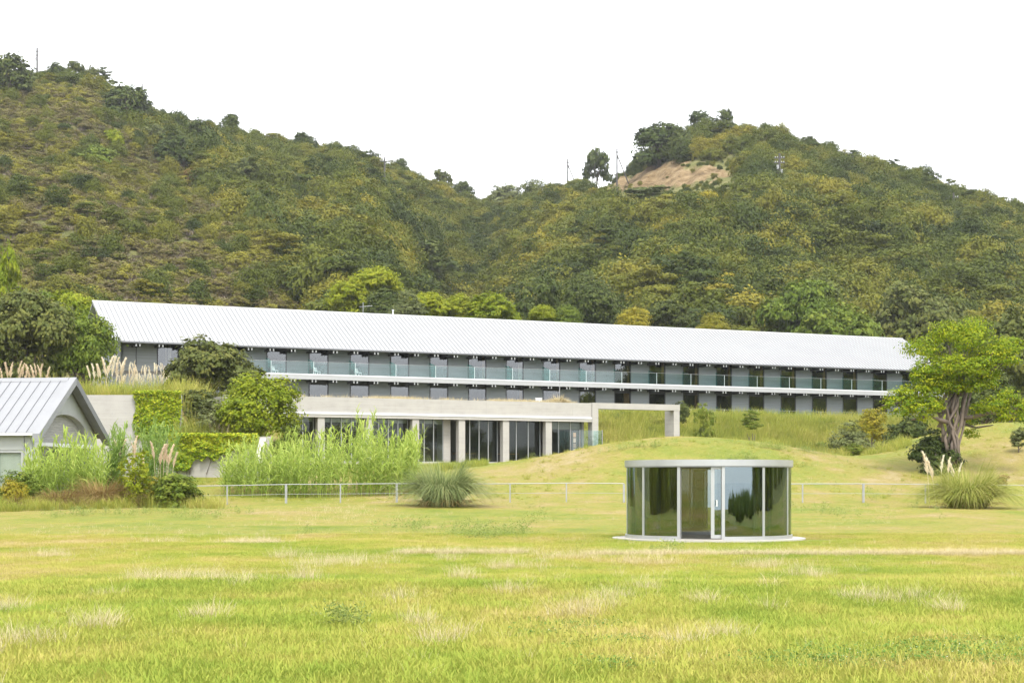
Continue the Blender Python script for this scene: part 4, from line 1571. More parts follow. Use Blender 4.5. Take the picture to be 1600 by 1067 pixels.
pampas('large grey green pampas clump in front of the left fence beside the reeds', pos_at(692, 78.0), 2.2, 2.75, 3600, 'pampas', seed=21, dead=300)
pampas('golden green pampas clump with five cream plumes by the right fence', pos_at(1512, 77.5), 2.35, 2.6, 3600, 'pampas_gold',
       [(-1.85, .2, 1.6, 1.2, 2.7), (-1.6, .3, 1.45, 1.1, 3.0), (-1.15, .4, 1.75, .9, .4), (-.9, .1, 1.7, .8, .2), (-.6, .3, 1.5, .9, 2.9), (-.3, .5, 1.6, .7, .1)], seed=22, dead=120)
pampas('low golden grass clump behind the pampas at the right fence', pos_at(1482, 84.5), 1.7, 1.7, 900, 'pampas_gold', seed=23)


def plume_bunch(label, px, Y, spots, mat, pm, h, rad, seed, nb=420):
    """spots: photograph rows and columns of the plume tips"""
    x, y, z = pos_at(px, Y)
    k = Y / F
    pl = []
    for (qx, tip, ln, la) in spots:
        pl.append(((qx - px) * k, random.uniform(-.5, .5), EYE + (HY - tip) * k - z - ln, ln, la))
    return pampas(label, (x, y, z), rad, h, nb, mat, pl, pm, seed)


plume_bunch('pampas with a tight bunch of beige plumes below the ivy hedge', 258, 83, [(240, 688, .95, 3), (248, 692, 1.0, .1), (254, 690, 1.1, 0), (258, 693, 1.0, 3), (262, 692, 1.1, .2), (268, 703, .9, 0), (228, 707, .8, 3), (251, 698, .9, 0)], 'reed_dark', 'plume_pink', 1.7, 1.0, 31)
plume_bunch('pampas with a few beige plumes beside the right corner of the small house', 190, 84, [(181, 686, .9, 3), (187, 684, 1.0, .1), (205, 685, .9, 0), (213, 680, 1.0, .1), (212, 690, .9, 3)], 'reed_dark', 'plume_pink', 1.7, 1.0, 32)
plume_bunch('pampas with a bunch of cream plumes above the long ivy hedge', 368, 106, [(333, 660, 1.0, 3), (340, 648, 1.2, .1), (346, 658, 1.1, 0), (357, 661, 1.1, .2), (362, 659, 1.1, 0), (367, 660, 1.15, .1), (372, 661, 1.1, 0), (377, 664, 1.1, .2), (383, 663, 1.1, 0), (388, 668, .9, .3)], 'bank_grass', 'plume_pink', 1.9, 1.4, 33)
sp = []
rr = random.Random(4)
for i in range(60):
    qx = 178 + 92 * rr.random() ** .9
    sp.append((qx, 567 + rr.uniform(-4, 20) + max(0, (qx - 245) * .35), rr.uniform(.5, .95), rr.choice((0, .3, .8, 2.2, 2.9, 3.4))))
plume_bunch('dense row of cream pampas plumes on the bank below the left end of the hotel', 222, 124, sp, 'bank_grass', 'plume', 2.0, 3.4, 34, 1500)
plume_bunch('tall leaning cream plumes standing above the plume row by the hotel corner', 168, 124, [(163, 556, 1.5, 3), (170, 555, 1.6, 0), (176, 553, 1.7, .1), (181, 557, 1.5, .2), (187, 556, 1.6, .3), (158, 566, 1.2, 3), (152, 567, 1.2, 3), (147, 567, 1.2, 3.1), (142, 569, 1.1, 3), (191, 559, 1.3, .3)], 'bank_grass', 'plume', 2.0, 1.6, 35, 600)
plume_bunch('two drooping cream plumes beside the dark round tree on the bank', 258, 121, [(254, 583, 1.0, 0), (262, 580, 1.1, .2), (264, 583, .9, .1)], 'bank_grass', 'plume', 1.6, 1.0, 36, 260)
sp = [(4 + i * 5.2 + rr.uniform(-2, 2), 566 + rr.uniform(-4, 8), rr.uniform(.9, 1.4), rr.choice((0, 3))) for i in range(14)]
plume_bunch('thin brownish plumes standing behind the ridge of the small house', 35, 122, sp, 'bank_grass', 'plume_pink', 2.2, 3.0, 37, 900)

# round dry tuft on the restaurant roof
x0, y0 = TX + UX * 12.2 - UY * 1.2, TY + UY * 12.2 + UX * 1.2
t = pampas('round straw coloured tuft growing on the right end of the restaurant roof', (x0, y0, ZT + ZB + 1.10), .95, .95, 700, 'straw', seed=41, cat='dry grass')
t.name = 'dry_grass_tuft'


# ---- ivy
def ivy(label, x0, x1, y, z0, z1, thick, n_, seed, ragged=.5, hang=None):
    rg = np.random.default_rng(seed)
    cx = (x0 + x1) / 2
    t = thing('ivy', label, 'ivy', (cx, y, z0))
    X = rg.uniform(x0, x1, n_ * 2)
    Z = rg.uniform(z0 - .2, z1 + .12, n_ * 2)
    edge = z0 + ragged * (.5 + .5 * np.sin(X * 2.3 + 1) * np.sin(X * 5.1)) + (0 if hang is None else np.interp(X, hang[0], hang[1]))
    le = x0 + .35 * (.5 + .5 * np.sin(Z * 3.1)) * ragged
    ri = x1 - .35 * (.5 + .5 * np.sin(Z * 2.3 + 2)) * ragged
    ok = (Z > edge) & (X > le) & (X < ri)
    X, Z = X[ok][:n_], Z[ok][:n_]
    dep = thick * (.55 + .3 * wav(X, Z, .45, 2) + .25 * wav(X, Z, .16, 6)) * rg.uniform(.45, 1.15, len(X))
    C = np.stack([X - cx, -np.abs(dep), Z - z0], 1)
    top = rg.uniform(0, 1, len(X)) < .12
    C[top, 1] = rg.uniform(-thick, .45, top.sum())
    C[top, 2] = z1 - z0 + rg.uniform(-.05, .22, top.sum())
    N = unit(np.array([0, -.75, .5]) + rg.normal(0, .45, C.shape))
    N[top] = unit(np.array([0, -.2, 1]) + rg.normal(0, .45, (top.sum(), 3)))
    s = rg.uniform(.09, .2, len(C))
    V, Q = leaf_quads(C, N, s, s * .85, rg)
    T = np.clip(.25 + .5 * (Z - z0) / (z1 - z0) * rg.uniform(.3, 1.3, len(C)) + rg.normal(0, .22, len(C)), 0, 1)
    link('leaves', raw_mesh('leaves', V, Q, M['ivy'], np.repeat(T, 4)), t)
    mb = MB()
    r2 = random.Random(seed)
    for i in range(9):
        x = r2.uniform(x0 + .6, x1 - .6) - cx
        pts = [(x, -.03, -.4)]
        for k in range(4):
            pts.append((pts[-1][0] + r2.uniform(-.35, .35), -.04, (k + 1) * (z1 - z0) / 4.4))
        mb.tube(pts, [.03, .026, .02, .014, .008], 5)
    mb.build('stem', M['trunk'], t)
    return t


ivy('square patch of yellow green ivy covering the upper end of the tall retaining wall', -24.9, -21.7, 106.95, 4.2, 7.5, .38, 5200, 51)
ivy('long yellow green ivy hedge hanging over the low wing wall', -21.9, -16.0, 103.15, 2.6, 4.6, .55, 6500, 52, .6, ([-21.9, -20.8, -19.9, -18.5, -17.2, -16.0], [.0, -.5, .1, .5, .7, 1.3]))

# ---- bushes and weeds round the reeds and the left bank
shrub('dark round evergreen tree in front of the left part of the hotel', 332, 634, 126, 98, 'leaf_olive', 61, 122, 'dome', .10, 1.1, 'bushy_tree', 'tree')
shrub('light green maple tree beside the left end of the restaurant', 405, 700, 116, 112, 'leaf_lime', 62, 107, 'round', .075, .75, 'maple_tree', 'tree')
shrub('dark green clipped bush against the left end of the restaurant glazing', 448, 718, 50, 56, 'leaf_mid', 63, 106, 'bush', .12)
shrub('tangled olive shrub between the square ivy patch and the maple', 300, 692, 76, 84, 'leaf_olive', 64, 109, 'bush', .11, .6)
shrub('pale straw green shrub on the bank right of the square ivy patch', 338, 690, 70, 66, 'leaf_grey', 65, 107, 'bush', .12, .6)
shrub('dark green weedy bush with yellow tips at the left edge in front of the house', 22, 792, 80, 56, 'leaf_mid', 66, 77.5, 'bush', .11, .8)
shrub('small yellow flowered bush at the left edge below the house wall', 24, 792, 36, 44, 'leaf_yellow', 67, 76.2, 'bush', .10, .6)
shrub('upright yellow green bush between the reeds and the russet bracken', 212, 796, 46, 92, 'leaf_lime', 68, 77, 'tall', .10, .5)
shrub('rounded green bush at the left end of the rail fence', 276, 796, 70, 56, 'leaf_mid', 69, 77.5, 'bush', .11, .8)
shrub('low yellow green bush beside the rounded bush at the fence end', 238, 796, 62, 52, 'leaf_yellow', 70, 78, 'bush', .10, .5)
shrub('dark leafy shrub at the foot of the twisted tree', 1460, 726, 66, 54, 'leaf_dark', 71, 95, 'bush', .11, 1.0)
shrub('grey green bush on the slope left of the twisted tree', 1335, 712, 74, 54, 'leaf_grey', 72, 110, 'bush', .10, .45)
shrub('light green weedy bush on the mound edge in front of the grey green bush', 1330, 716, 54, 24, 'leaf_mid', 73, 108, 'bush', .10, .7)
shrub('small green pine sapling on the bank right of the concrete frame', 1101, 672, 30, 40, 'leaf_mid', 74, 132, 'tall', .12, .6, 'pine_sapling', 'tree')
shrub('low dark pine shrub on the bank below the hotel middle', 1176, 664, 34, 24, 'leaf_mid', 75, 134, 'layered', .13, .7)
shrub('dark bush behind the right post of the concrete frame', 1062, 660, 26, 32, 'leaf_dark', 76, 136, 'bush', .13, .8)
shrub('golden grassy shrub on the bank near the twisted tree', 1362, 666, 42, 28, 'leaf_yellow', 77, 124, 'bush', .10, .7)
shrub('dark thicket behind the low left branch of the twisted tree', 1415, 690, 56, 40, 'leaf_dark', 78, 118, 'bush', .12, 1.0)
shrub('grey twiggy shrub at the right edge on the grassy slope', 1592, 692, 26, 26, 'leaf_grey', 79, 99, 'bush', .12, .5)
shrub('small brown shrub on the slope right of the golden pampas', 1567, 752, 18, 12, 'bracken', 80, 86, 'bush', .14, .6)
for i, (lb, px, rad, h, nb) in enumerate((('russet dead bracken patch in front of the reeds by the house', 160, 1.9, 1.75, 2200), ('russet dead bracken patch near the left edge of the meadow', 95, 1.8, 1.15, 1500), ('thin reddish bracken at the far left edge of the meadow', 25, 1.5, .9, 700))):
    t = pampas(lb, pos_at(px, 77.5 - i), rad, h, nb, 'bracken', seed=90 + i, blade_w=.03, cat='bracken', group='russet bracken along the meadow edge')
    t.name = 'bracken'

# ---- twisted tree at the right with aerial roots
BX, BY, BZ = pos_at(1490, 95.0, -.1)
KB = 95.0 / F


def at_b(px, py, dy=0.0):
    """offset from the twisted tree's foot"""
    Y = BY + dy
    return ((px - CX) * Y / F - BX, dy, EYE + (HY - py) * Y / F - BZ)


bt = thing('twisted_tree', 'bright green tree with a thick twisted trunk of pale aerial roots on the right slope', 'tree', (BX, BY, BZ))
mb = MB()
mb.tube([at_b(1492, 725), at_b(1489, 690, .1), at_b(1483, 655), at_b(1488, 625), at_b(1500, 600)], [.33, .24, .22, .26, .22], 12)
mb.build('trunk', M['trunk'], bt, True)
rr = random.Random(12)
mb = MB()
paths = [[(1474, 722), (1478, 690), (1470, 660), (1476, 632), (1490, 612)], [(1482, 722), (1487, 694), (1496, 668), (1488, 640), (1496, 606)],
         [(1496, 724), (1492, 690), (1503, 660), (1506, 632), (1514, 606)], [(1500, 722), (1497, 684), (1484, 662), (1480, 640), (1474, 616)],
         [(1472, 700), (1486, 676), (1500, 652), (1504, 626), (1512, 600)], [(1470, 690), (1472, 664), (1468, 646), (1476, 622), (1484, 604)],
         [(1489, 724), (1495, 700), (1488, 676), (1496, 650), (1494, 616)], [(1478, 716), (1474, 684), (1484, 656), (1496, 634), (1500, 610)],
         [(1502, 720), (1500, 696), (1506, 668), (1510, 640), (1518, 612)], [(1466, 668), (1474, 648), (1486, 628), (1492, 606)]]
for i, pth in enumerate(paths):
    dy = -.55 - .12 * (i % 4)
    mb.tube([at_b(1491 + (x - 1491) * float(np.interp(y, [600, 650, 725], [.95, 1.05, .62])), y, (dy + .2) * .8 + rr.uniform(-.08, .08)) for (x, y) in pth], [.12 + rr.uniform(-.04, .05)] + [.085 + rr.uniform(-.035, .035) for _ in pth[1:-1]] + [.06], 8)
o = mb.build('aerial_root', M['root'], bt, True)
limbs = [
    ([(1480, 640, -.2), (1466, 642, -.5), (1452, 634, -.9), (1430, 628, -1.2), (1402, 630, -1.4), (1378, 634, -1.5)], .17),
    ([(1482, 660, -.4), (1468, 656, -.8), (1456, 650, -1.0), (1438, 652, -1.2), (1424, 656, -1.2)], .15),
    ([(1496, 655, 0), (1520, 651, -.6), (1548, 644, -1.0), (1576, 652, -1.2), (1604, 658, -1.4)], .15),
    ([(1500, 660, .2), (1525, 668, .4), (1552, 664, .3)], .11),
    ([(1492, 622, 0), (1474, 590, .6), (1458, 566, .8), (1446, 548, .7)], .24),
    ([(1496, 618, 0), (1502, 590, -.2), (1508, 560, .2), (1512, 528, .4)], .28),
    ([(1505, 612, 0), (1530, 592, -.4), (1556, 574, -.6), (1574, 558, -.6)], .20),
    ([(1520, 598, -.3), (1538, 578, -.9), (1552, 548, -1.1)], .14),
    ([(1500, 600, .4), (1488, 566, 1.2), (1482, 540, 1.4)], .16),
]
for pth, r in limbs:
    pts = [at_b(*q) for q in pth]
    n_ = len(pts)
    MB().tube(pts, [r * (1 - .72 * i / (n_ - 1)) for i in range(n_)], 8).build('limb', M['root'] if r < .16 else M['trunk'], bt, True)
lob = [(1440, 545, 26, 0), (1462, 530, 27, .8), (1478, 520, 26, 0), (1448, 572, 26, -.6), (1470, 556, 28, -.8), (1500, 545, 28, 1.2), (1520, 515, 26, 0),
       (1514, 535, 26, -.8), (1545, 530, 24, .6), (1562, 545, 26, -.4), (1580, 540, 20, .2), (1575, 560, 20, -.8), (1540, 560, 24, -.9), (1500, 572, 26, -1), (1474, 588, 26, -.9),
       (1452, 596, 22, .3), (1520, 590, 22, -.6), (1488, 604, 20, -.9), (1550, 582, 18, .5), (1462, 612, 17, .8), (1505, 520, 22, 1.0), (1430, 560, 17, .3),
       (1400, 622, 20, -1.4), (1418, 614, 20, -1.1), (1440, 612, 20, -1.0), (1430, 636, 20, -1.5), (1456, 626, 18, -1.2), (1408, 640, 17, -1.6), (1446, 650, 15, -1.3), (1390, 632, 13, -1.5), (1462, 636, 14, -1.6),
       (1530, 640, 19, -.9), (1552, 632, 21, -1.1), (1575, 622, 20, -1.0), (1595, 636, 20, -1.3), (1570, 648, 18, -1.2), (1538, 664, 15, .2), (1518, 676, 14, .4), (1512, 656, 12, .3), (1600, 652, 16, -1.4), (1590, 600, 17, -.6), (1448, 588, 22, -1.2), (1466, 604, 18, -1.3), (1524, 604, 18, -1.2), (1545, 598, 18, -.9), (1508, 596, 18, -1.4), (1480, 570, 24, -1.4), (1530, 575, 24, -1.3), (1436, 584, 18, -.4), (1566, 575, 18, .2)]
L = []
for (px, py, r, dy) in lob:
    if rr.random() < .14:
        continue
    r *= rr.uniform(.74, 1.02)
    q = at_b(px, py, dy)
    L.append((q[0], q[1], q[2], r * KB, .78))
V, Q, T = lobes_leaves(L, .13, 2.2, 99, 12, -.8, .44)
link('crown', raw_mesh('crown', V, Q, M['leaf_fresh'], T), bt)

# ---- trees around and behind the buildings
tree_px('olive_tree', 'large dark olive tree at the left edge behind the small house', 'tree', 42, 596, 150, 134, 'dome', 'leaf_olive', 101, Y=135, leaf=.085, dens=1.0)
tree_px('green_tree', 'mid green tree between the dark olive tree and the hotel gable', 'tree', 130, 590, 96, 96, 'round', 'leaf_mid', 102, Y=136, leaf=.09, dens=.9)
tree_px('green_tree', 'rounded lime topped tree standing behind the left hotel gable', 'tree', 112, 560, 100, 102, 'dome', 'leaf_lime', 103, Y=165, leaf=.09, dens=.9)
tree_px('lime_tree', 'yellow green tree cut by the left edge above the dark olive tree', 'tree', 2, 510, 50, 110, 'tall', 'leaf_lime', 104, Y=170, leaf=.1)
tree_px('green_tree', 'small olive tree between the lime tree at the left edge and the hotel gable', 'tree', 66, 520, 70, 62, 'round', 'leaf_mid', 105, Y=172, leaf=.1)
bh = [
    ('bright_lime_tree', 'brightest lime green tree rising above the hotel roof left of centre', 588, 500, 72, 82, 'dome', 'leaf_lime', 111, 215),
    ('bright_lime_tree', 'lower lime green tree joined to the left of the brightest lime tree', 546, 500, 64, 58, 'dome', 'leaf_lime', 112, 213),
    ('dark_tree', 'dark green tree under the brightest lime tree at the roof line', 600, 500, 56, 48, 'round', 'leaf_dark', 113, 205),
    ('pale_bush', 'pale grey green bush peeping over the hotel roof below the lime trees', 636, 500, 48, 44, 'bush', 'leaf_grey', 114, 196),
    ('lime_tree', 'first flat topped lime green tree in the row above the hotel roof', 676, 508, 62, 50, 'dome', 'leaf_lime', 115, 204),
    ('lime_tree', 'second flat topped lime green tree in the row above the hotel roof', 716, 510, 58, 48, 'dome', 'leaf_lime', 116, 206),
    ('lime_tree', 'rightmost rounded lime green tree in the row above the hotel roof', 768, 514, 72, 54, 'dome', 'leaf_lime', 117, 205),
    ('yellow_green_tree', 'small yellow green tree just above the roof right of the lime row', 848, 512, 40, 36, 'round', 'leaf_lime', 118, 203),
    ('green_tree', 'mid green tree beside the small yellow green tree above the roof', 884, 514, 46, 36, 'round', 'leaf_mid', 119, 204),
    ('dark_tree', 'tall dark green tree behind the small yellow green tree', 842, 510, 66, 78, 'tall', 'leaf_dark', 120, 222),
    ('dark_tree', 'broad dark green tree above the middle of the hotel roof', 930, 520, 84, 84, 'round', 'leaf_dark', 121, 222),
    ('yellow_green_tree', 'yellow green tree above the roof right of the broad dark tree', 988, 524, 50, 42, 'round', 'leaf_yellow', 122, 208),
    ('green_tree', 'green bushy tree above the hotel roof right of centre', 1040, 528, 66, 56, 'dome', 'leaf_olive', 123, 214),
    ('yellow_green_tree', 'small yellowish tree at the roof line right of centre', 1112, 524, 46, 34, 'round', 'leaf_yellow', 124, 212),
    ('green_tree', 'large domed dark green tree above the right part of the hotel roof', 1250, 540, 110, 96, 'dome', 'leaf_mid', 125, 232),
    ('green_tree', 'lower domed green tree in front of the large domed tree', 1312, 545, 112, 70, 'dome', 'leaf_mid', 126, 222),
    ('olive_tree', 'broad grey olive tree behind the right end of the hotel roof', 1432, 545, 124, 92, 'dome', 'leaf_olive', 127, 236),
    ('olive_tree', 'olive tree at the right edge behind the twisted tree', 1578, 665, 120, 165, 'dome', 'leaf_olive', 128, 142),
    ('dark_tree', 'dark green tree in the gap right of the twisted trunk', 1535, 680, 80, 100, 'round', 'leaf_dark', 129, 132),
    ('olive_tree', 'tall olive tree cut by the right edge above the slope', 1604, 640, 84, 170, 'tall', 'leaf_olive', 130, 150),
]
for nm, lb, px, base, w, h, kd, mt, sd_, Y in bh:
    tree_px(nm, lb, 'tree', px, base, w, h, kd, mt, sd_, Y=Y, leaf=.10, dens=1.0, group='trees close behind the hotel')

# ---- single trees that stand out on the hills
hillt = [
    ('ridge_tree', 'dark dense tree at the left edge of the ridge beside the tall pole', 16, 148, 66, 60, 'round', 'leaf_dark', 201),
    ('ridge_tree', 'small dark tree right of the tall pole on the left ridge', 88, 130, 30, 30, 'round', 'leaf_dark', 202),
    ('ridge_pine', 'thin pale stemmed pine on the left ridge right of the tall pole', 120, 128, 26, 32, 'airy', 'leaf_olive', 203),
    ('ridge_pine', 'second thin stemmed pine on the left ridge beside the first', 142, 132, 24, 30, 'airy', 'leaf_olive', 204),
    ('ridge_pine', 'dark layered pine on the left ridge before the slope drops', 164, 140, 30, 34, 'layered', 'leaf_dark', 205),
    ('ridge_tree', 'broad dark tree below the second pole on the left ridge', 196, 196, 62, 62, 'round', 'leaf_dark', 206),
    ('ridge_tree', 'dark tree sloping down right of the broad dark tree on the left ridge', 218, 200, 40, 46, 'tall', 'leaf_dark', 207),
    ('ridge_tree', 'rounded dark tree alone on the skyline of the left hill', 355, 206, 35, 34, 'round', 'leaf_dark', 208),
    ('ridge_tree', 'very dark ball shaped tree on the skyline left of centre', 475, 244, 38, 36, 'round', 'leaf_dark', 209),
    ('ridge_pine', 'small wind bent pine on the skyline right of the ball shaped tree', 549, 236, 16, 20, 'layered', 'leaf_dark', 210),
    ('ridge_tree', 'rounded grey green tree on the skyline above the thin grey pole', 624, 268, 30, 26, 'round', 'leaf_dark', 211),
    ('ridge_tree', 'airy see-through tree on the skyline near the saddle', 691, 298, 32, 34, 'airy', 'leaf_olive', 212),
    ('ridge_tree', 'dark sloping tree on the skyline just before the saddle', 720, 306, 34, 26, 'round', 'leaf_dark', 213),
    ('ridge_tree', 'pale green bushy tree in the saddle between the hills', 792, 330, 60, 40, 'round', 'leaf_grey', 214),
    ('ridge_tree', 'pale yellow green tree right of the saddle below the leaning pole', 838, 322, 54, 40, 'round', 'leaf_olive', 215),
    ('ridge_pine', 'umbrella shaped pine with bare stems left of the earth cliff', 930, 290, 42, 62, 'airy', 'leaf_dark', 216),
    ('ridge_tree', 'largest dark tree on the knoll above the earth cliff', 1030, 262, 70, 66, 'round', 'leaf_dark', 217),
    ('ridge_tree', 'dark tree right of the largest dark tree on the knoll', 1062, 246, 36, 46, 'round', 'leaf_dark', 218),
    ('ridge_tree', 'left one of two round trees on the top of the right hill', 1096, 206, 42, 38, 'round', 'leaf_dark', 219),
    ('ridge_tree', 'right one of two round trees on the top of the right hill', 1131, 206, 34, 36, 'round', 'leaf_dark', 220),
    ('ridge_tree', 'small dark round tree on the falling skyline of the right hill', 1262, 240, 28, 26, 'round', 'leaf_dark', 221),
    ('ridge_pine', 'tiny pointed conifer on the right skyline beside the small round tree', 1290, 242, 15, 22, 'tall', 'leaf_dark', 222),
    ('ridge_pine', 'small bent pine half way down the right skyline', 1336, 262, 24, 26, 'layered', 'leaf_mid', 223),
    ('ridge_pine', 'flat spreading pine low on the right skyline', 1385, 280, 48, 30, 'layered', 'leaf_dark', 224),
    ('ridge_tree', 'broad dark tree low on the right skyline', 1442, 296, 46, 36, 'round', 'leaf_dark', 225),
    ('ridge_pine', 'sparse bare topped pine near the right end of the skyline', 1487, 314, 22, 34, 'layered', 'leaf_olive', 226),
    ('hill_tree', 'dark shrub alone in the middle of the open left slope', 150, 262, 52, 34, 'bush', 'leaf_mid', 227),
    ('hill_tree', 'bright green shrub on the left slope right of the lone dark shrub', 176, 228, 34, 24, 'bush', 'leaf_lime', 228),
    ('hill_tree', 'dark green tree in the fold of the left hill', 272, 260, 52, 52, 'round', 'leaf_dark', 229),
    ('hill_tree', 'second dark green tree in the fold of the left hill', 318, 246, 54, 54, 'round', 'leaf_dark', 230),
    ('hill_tree', 'tall grey green tree in the fold between the two dark trees', 240, 238, 30, 42, 'tall', 'leaf_grey', 231),
    ('hill_tree', 'rounded olive tree on the left hill above the hotel roof middle', 378, 296, 56, 44, 'round', 'leaf_olive', 232),
    ('hill_tree', 'orange tinged tree on the left hill below the thin grey pole', 566, 316, 32, 28, 'round', 'leaf_yellow', 233),
    ('hill_tree', 'small bright orange yellow tree beside the thin grey pole', 588, 300, 16, 18, 'round', 'leaf_yellow', 234),
    ('hill_tree', 'large dark domed tree at the bottom of the valley', 650, 446, 100, 66, 'dome', 'leaf_dark', 235),
    ('hill_tree', 'green tree on the valley side left of the large domed tree', 570, 410, 50, 44, 'round', 'leaf_olive', 236),
    ('hill_tree', 'bright yellow tree high on the face of the right hill', 1104, 336, 34, 36, 'round', 'leaf_yellow', 237),
    ('hill_tree', 'yellow green tree on the right hill below the bright yellow tree', 1130, 400, 38, 36, 'round', 'leaf_yellow', 238),
    ('hill_tree', 'pale lime tree in the middle of the right hill', 1190, 390, 34, 40, 'round', 'leaf_lime', 239),
    ('hill_tree', 'spreading dark pine below the earth cliff', 1010, 330, 76, 40, 'layered', 'leaf_dark', 240),
    ('hill_tree', 'dark spreading tree on the right hill left of the yellow trees', 960, 404, 84, 44, 'layered', 'leaf_dark', 241),
    ('hill_tree', 'dark green tree low on the right hill near the right edge', 1540, 430, 84, 60, 'layered', 'leaf_dark', 242),
    ('hill_tree', 'slim lime green tree on the lower right hill', 1386, 452, 26, 36, 'tall', 'leaf_yellow', 243),
    ('hill_tree', 'golden tree on the lower face of the right hill above the roof', 1130, 470, 46, 44, 'round', 'leaf_yellow', 244),
    ('hill_tree', 'pale green slender tree on the right hill above the domed trees', 1300, 330, 30, 28, 'round', 'leaf_lime', 245),
    ('hill_tree', 'reddish dead shrub on the left hillside fold', 296, 288, 22, 24, 'bush', 'bracken', 246),
]
for nm, lb, px, base, w, h, kd, mt, sd_ in hillt:
    tree_px(nm, lb, 'tree', px, base, w, h, kd, mt, sd_ , leaf=.13, dens=.8, lift=.0)

# ---- utility poles
def pole(label, px, top, base, arms=2, stay=None, trafo=0, thick=.13, name='utility_pole', cat='utility pole'):
    x, y, z = ground_at(px, base)
    k = y / F
    h = (base - top) * k
    t = thing(name, label, cat, (x, y, z - .5))
    MB().tube([(0, 0, 0), (0, 0, h + .5)], [thick * 1.9, thick * 1.5], 8).build('shaft', M['pole'], t)
    for i in range(arms):
        zz = h - .6 - i * 1.1
        MB().box(-1.3, 1.3, -.08, .08, zz - .1, zz + .1).build('crossarm', M['pole'], t)
        ins = MB()
        for xx in (-1.0, -.5, .5, 1.0):
            ins.tube([(xx, 0, zz + .1), (xx, 0, zz + .38)], .07, 6)
        ins.build('insulator', M['white'], t)['kind'] = 'stuff'
    if stay:
        MB().tube([(0, 0, h - 1.2), (stay * k, .5, 0)], .16, 6).build('stay', M['pole'], t)
    for i in range(trafo):
        MB().tube([(.5 * (1 if i % 2 else -1), -.3, h - 3.2 - i), (.5 * (1 if i % 2 else -1), -.3, h - 2.3 - i)], .26, 8).build('transformer', M['fascia'], t)
    return t


pole('tall utility pole with crossarms on the left ridge beside the dark tree', 58, 75, 130, 2, None, 1, .16)
pole('utility pole with crossarms on the slope of the left ridge', 222, 127, 170, 1, None, 1)
pole('thin pale grey pole standing in the trees left of the saddle', 601, 246, 308, 1)
pole('utility pole with a stay leaning to its right at the saddle', 887, 246, 304, 2, 22)
pole('utility pole with a dark diagonal stay at the left end of the earth cliff', 964, 232, 298, 1, 24)
pole('utility pole with white insulators on the face of the right hill', 1218, 240, 302, 2, -10, 2, .15)
pole('utility pole with crossarm low on the right hill near the skyline', 1490, 302, 342, 1, -16, 1)
pole('short pole with a small head at the right end of the skyline', 1553, 304, 338, 1, None, 0, .09)
for lb, px, py, r in (('round white dish at the foot of the pole on the right hill face', 1224, 298, .62), ('small white dish beside the pole low on the right hill', 1494, 327, .5)):
    x, y, z = ground_at(px - 1, py + 12)
    k = y / F
    d = thing('white_dish', lb, 'dish', (x, y, z))
    zc = 12 * k
    MB().tube([(0, .1, -.3), (0, .1, zc)], .06, 6).build('post', M['rail'], d)
    pts = [(0, -.12, zc), (0, -.05, zc), (0, .06, zc)]
    MB().tube(pts, [r, r * .96, r * .5], 16).build('dish', M['white'], d)
x, y, z = ground_at(1400, 356)
d = thing('railing_frame', 'small pale railing frame among the trees on the right hill', 'railing', (x, y, z))
for xx in (-.9, 0, .9):
    MB().box(xx - .05, xx + .05, -.05, .05, 0, 2.6).build('post', M['rail'], d)
MB().box(-.95, .95, -.04, .04, 2.603, 2.7).build('rail', M['rail'], d)
for i, (lb, px, py, r) in enumerate((('pinkish bare boulder on the right hill left of the dark spreading tree', 878, 388, 1.9), ('smaller pinkish boulder left of the bare boulder on the right hill', 848, 388, 1.2))):
    x, y, z = ground_at(px, py)
    rg = np.random.default_rng(300 + i)
    mb = MB()
    pts, fs = [], []
    nu, nv = 12, 7
    for a in range(nv):
        for b_ in range(nu):
            th, ph = math.pi * a / (nv - 1), 2 * math.pi * b_ / nu
            q = r * (1 + .22 * math.sin(ph * 2 + i + a) * math.sin(th * 3) + rg.uniform(-.1, .1))
            pts.append((q * math.sin(th) * math.cos(ph) * 1.4, q * math.sin(th) * math.sin(ph), q * math.cos(th) * .75))
    for a in range(nv - 1):
        for b_ in range(nu):
            fs.append((a * nu + b_, (a + 1) * nu + b_, (a + 1) * nu + (b_ + 1) % nu, a * nu + (b_ + 1) % nu))
    mb.poly(pts, fs)
    o = mb.build('boulder', M['rock'], None, True, (x, y, z + r * .3))
    tag(o, lb, 'boulder')

# ------------------------------------------------------------------ ground cover and woods (uncountable)
def clear(X, Y):
    """true where grass may grow"""
    u, v = uv(X, Y)
    ok = ~((u > 1.2) & (u < 30.3) & (v > -32.6) & (v < -22.5))
    ok &= ~(((X - PX) ** 2 + (Y - PY) ** 2 < 2.95 ** 2))
    ok &= ~((X > 8.2) & (X < 9.5) & (Y > 46.8) & (Y < 48.3))
    hx, hy = X - XN, Y - YN
    lx, ly = ca * hx + sa * hy, -sa * hx + ca * hy
    ok &= ~((lx < .1) & (ly > .1) & (ly < GW))
    ok &= ~((Y > 106.6) & (Y < 108.2) & (X < -21.5))
    ok &= ~((Y > 102.9) & (Y < 104.5) & (X < -15.2) & (X > -22.3))
    return ok


def sample(y0, y1, per_m2, seed, smax=.40):
    rg = np.random.default_rng(seed)
    n_ = int(per_m2 * (smax * (y1 * y1 - y0 * y0) + 6.0 * (y1 - y0)))
    Y = np.sqrt(rg.uniform(y0 * y0, y1 * y1, n_))
    X = rg.uniform(-1, 1, n_) * (smax * Y + 3.0)
    k = clear(X, Y)
    return X[k], Y[k], rg


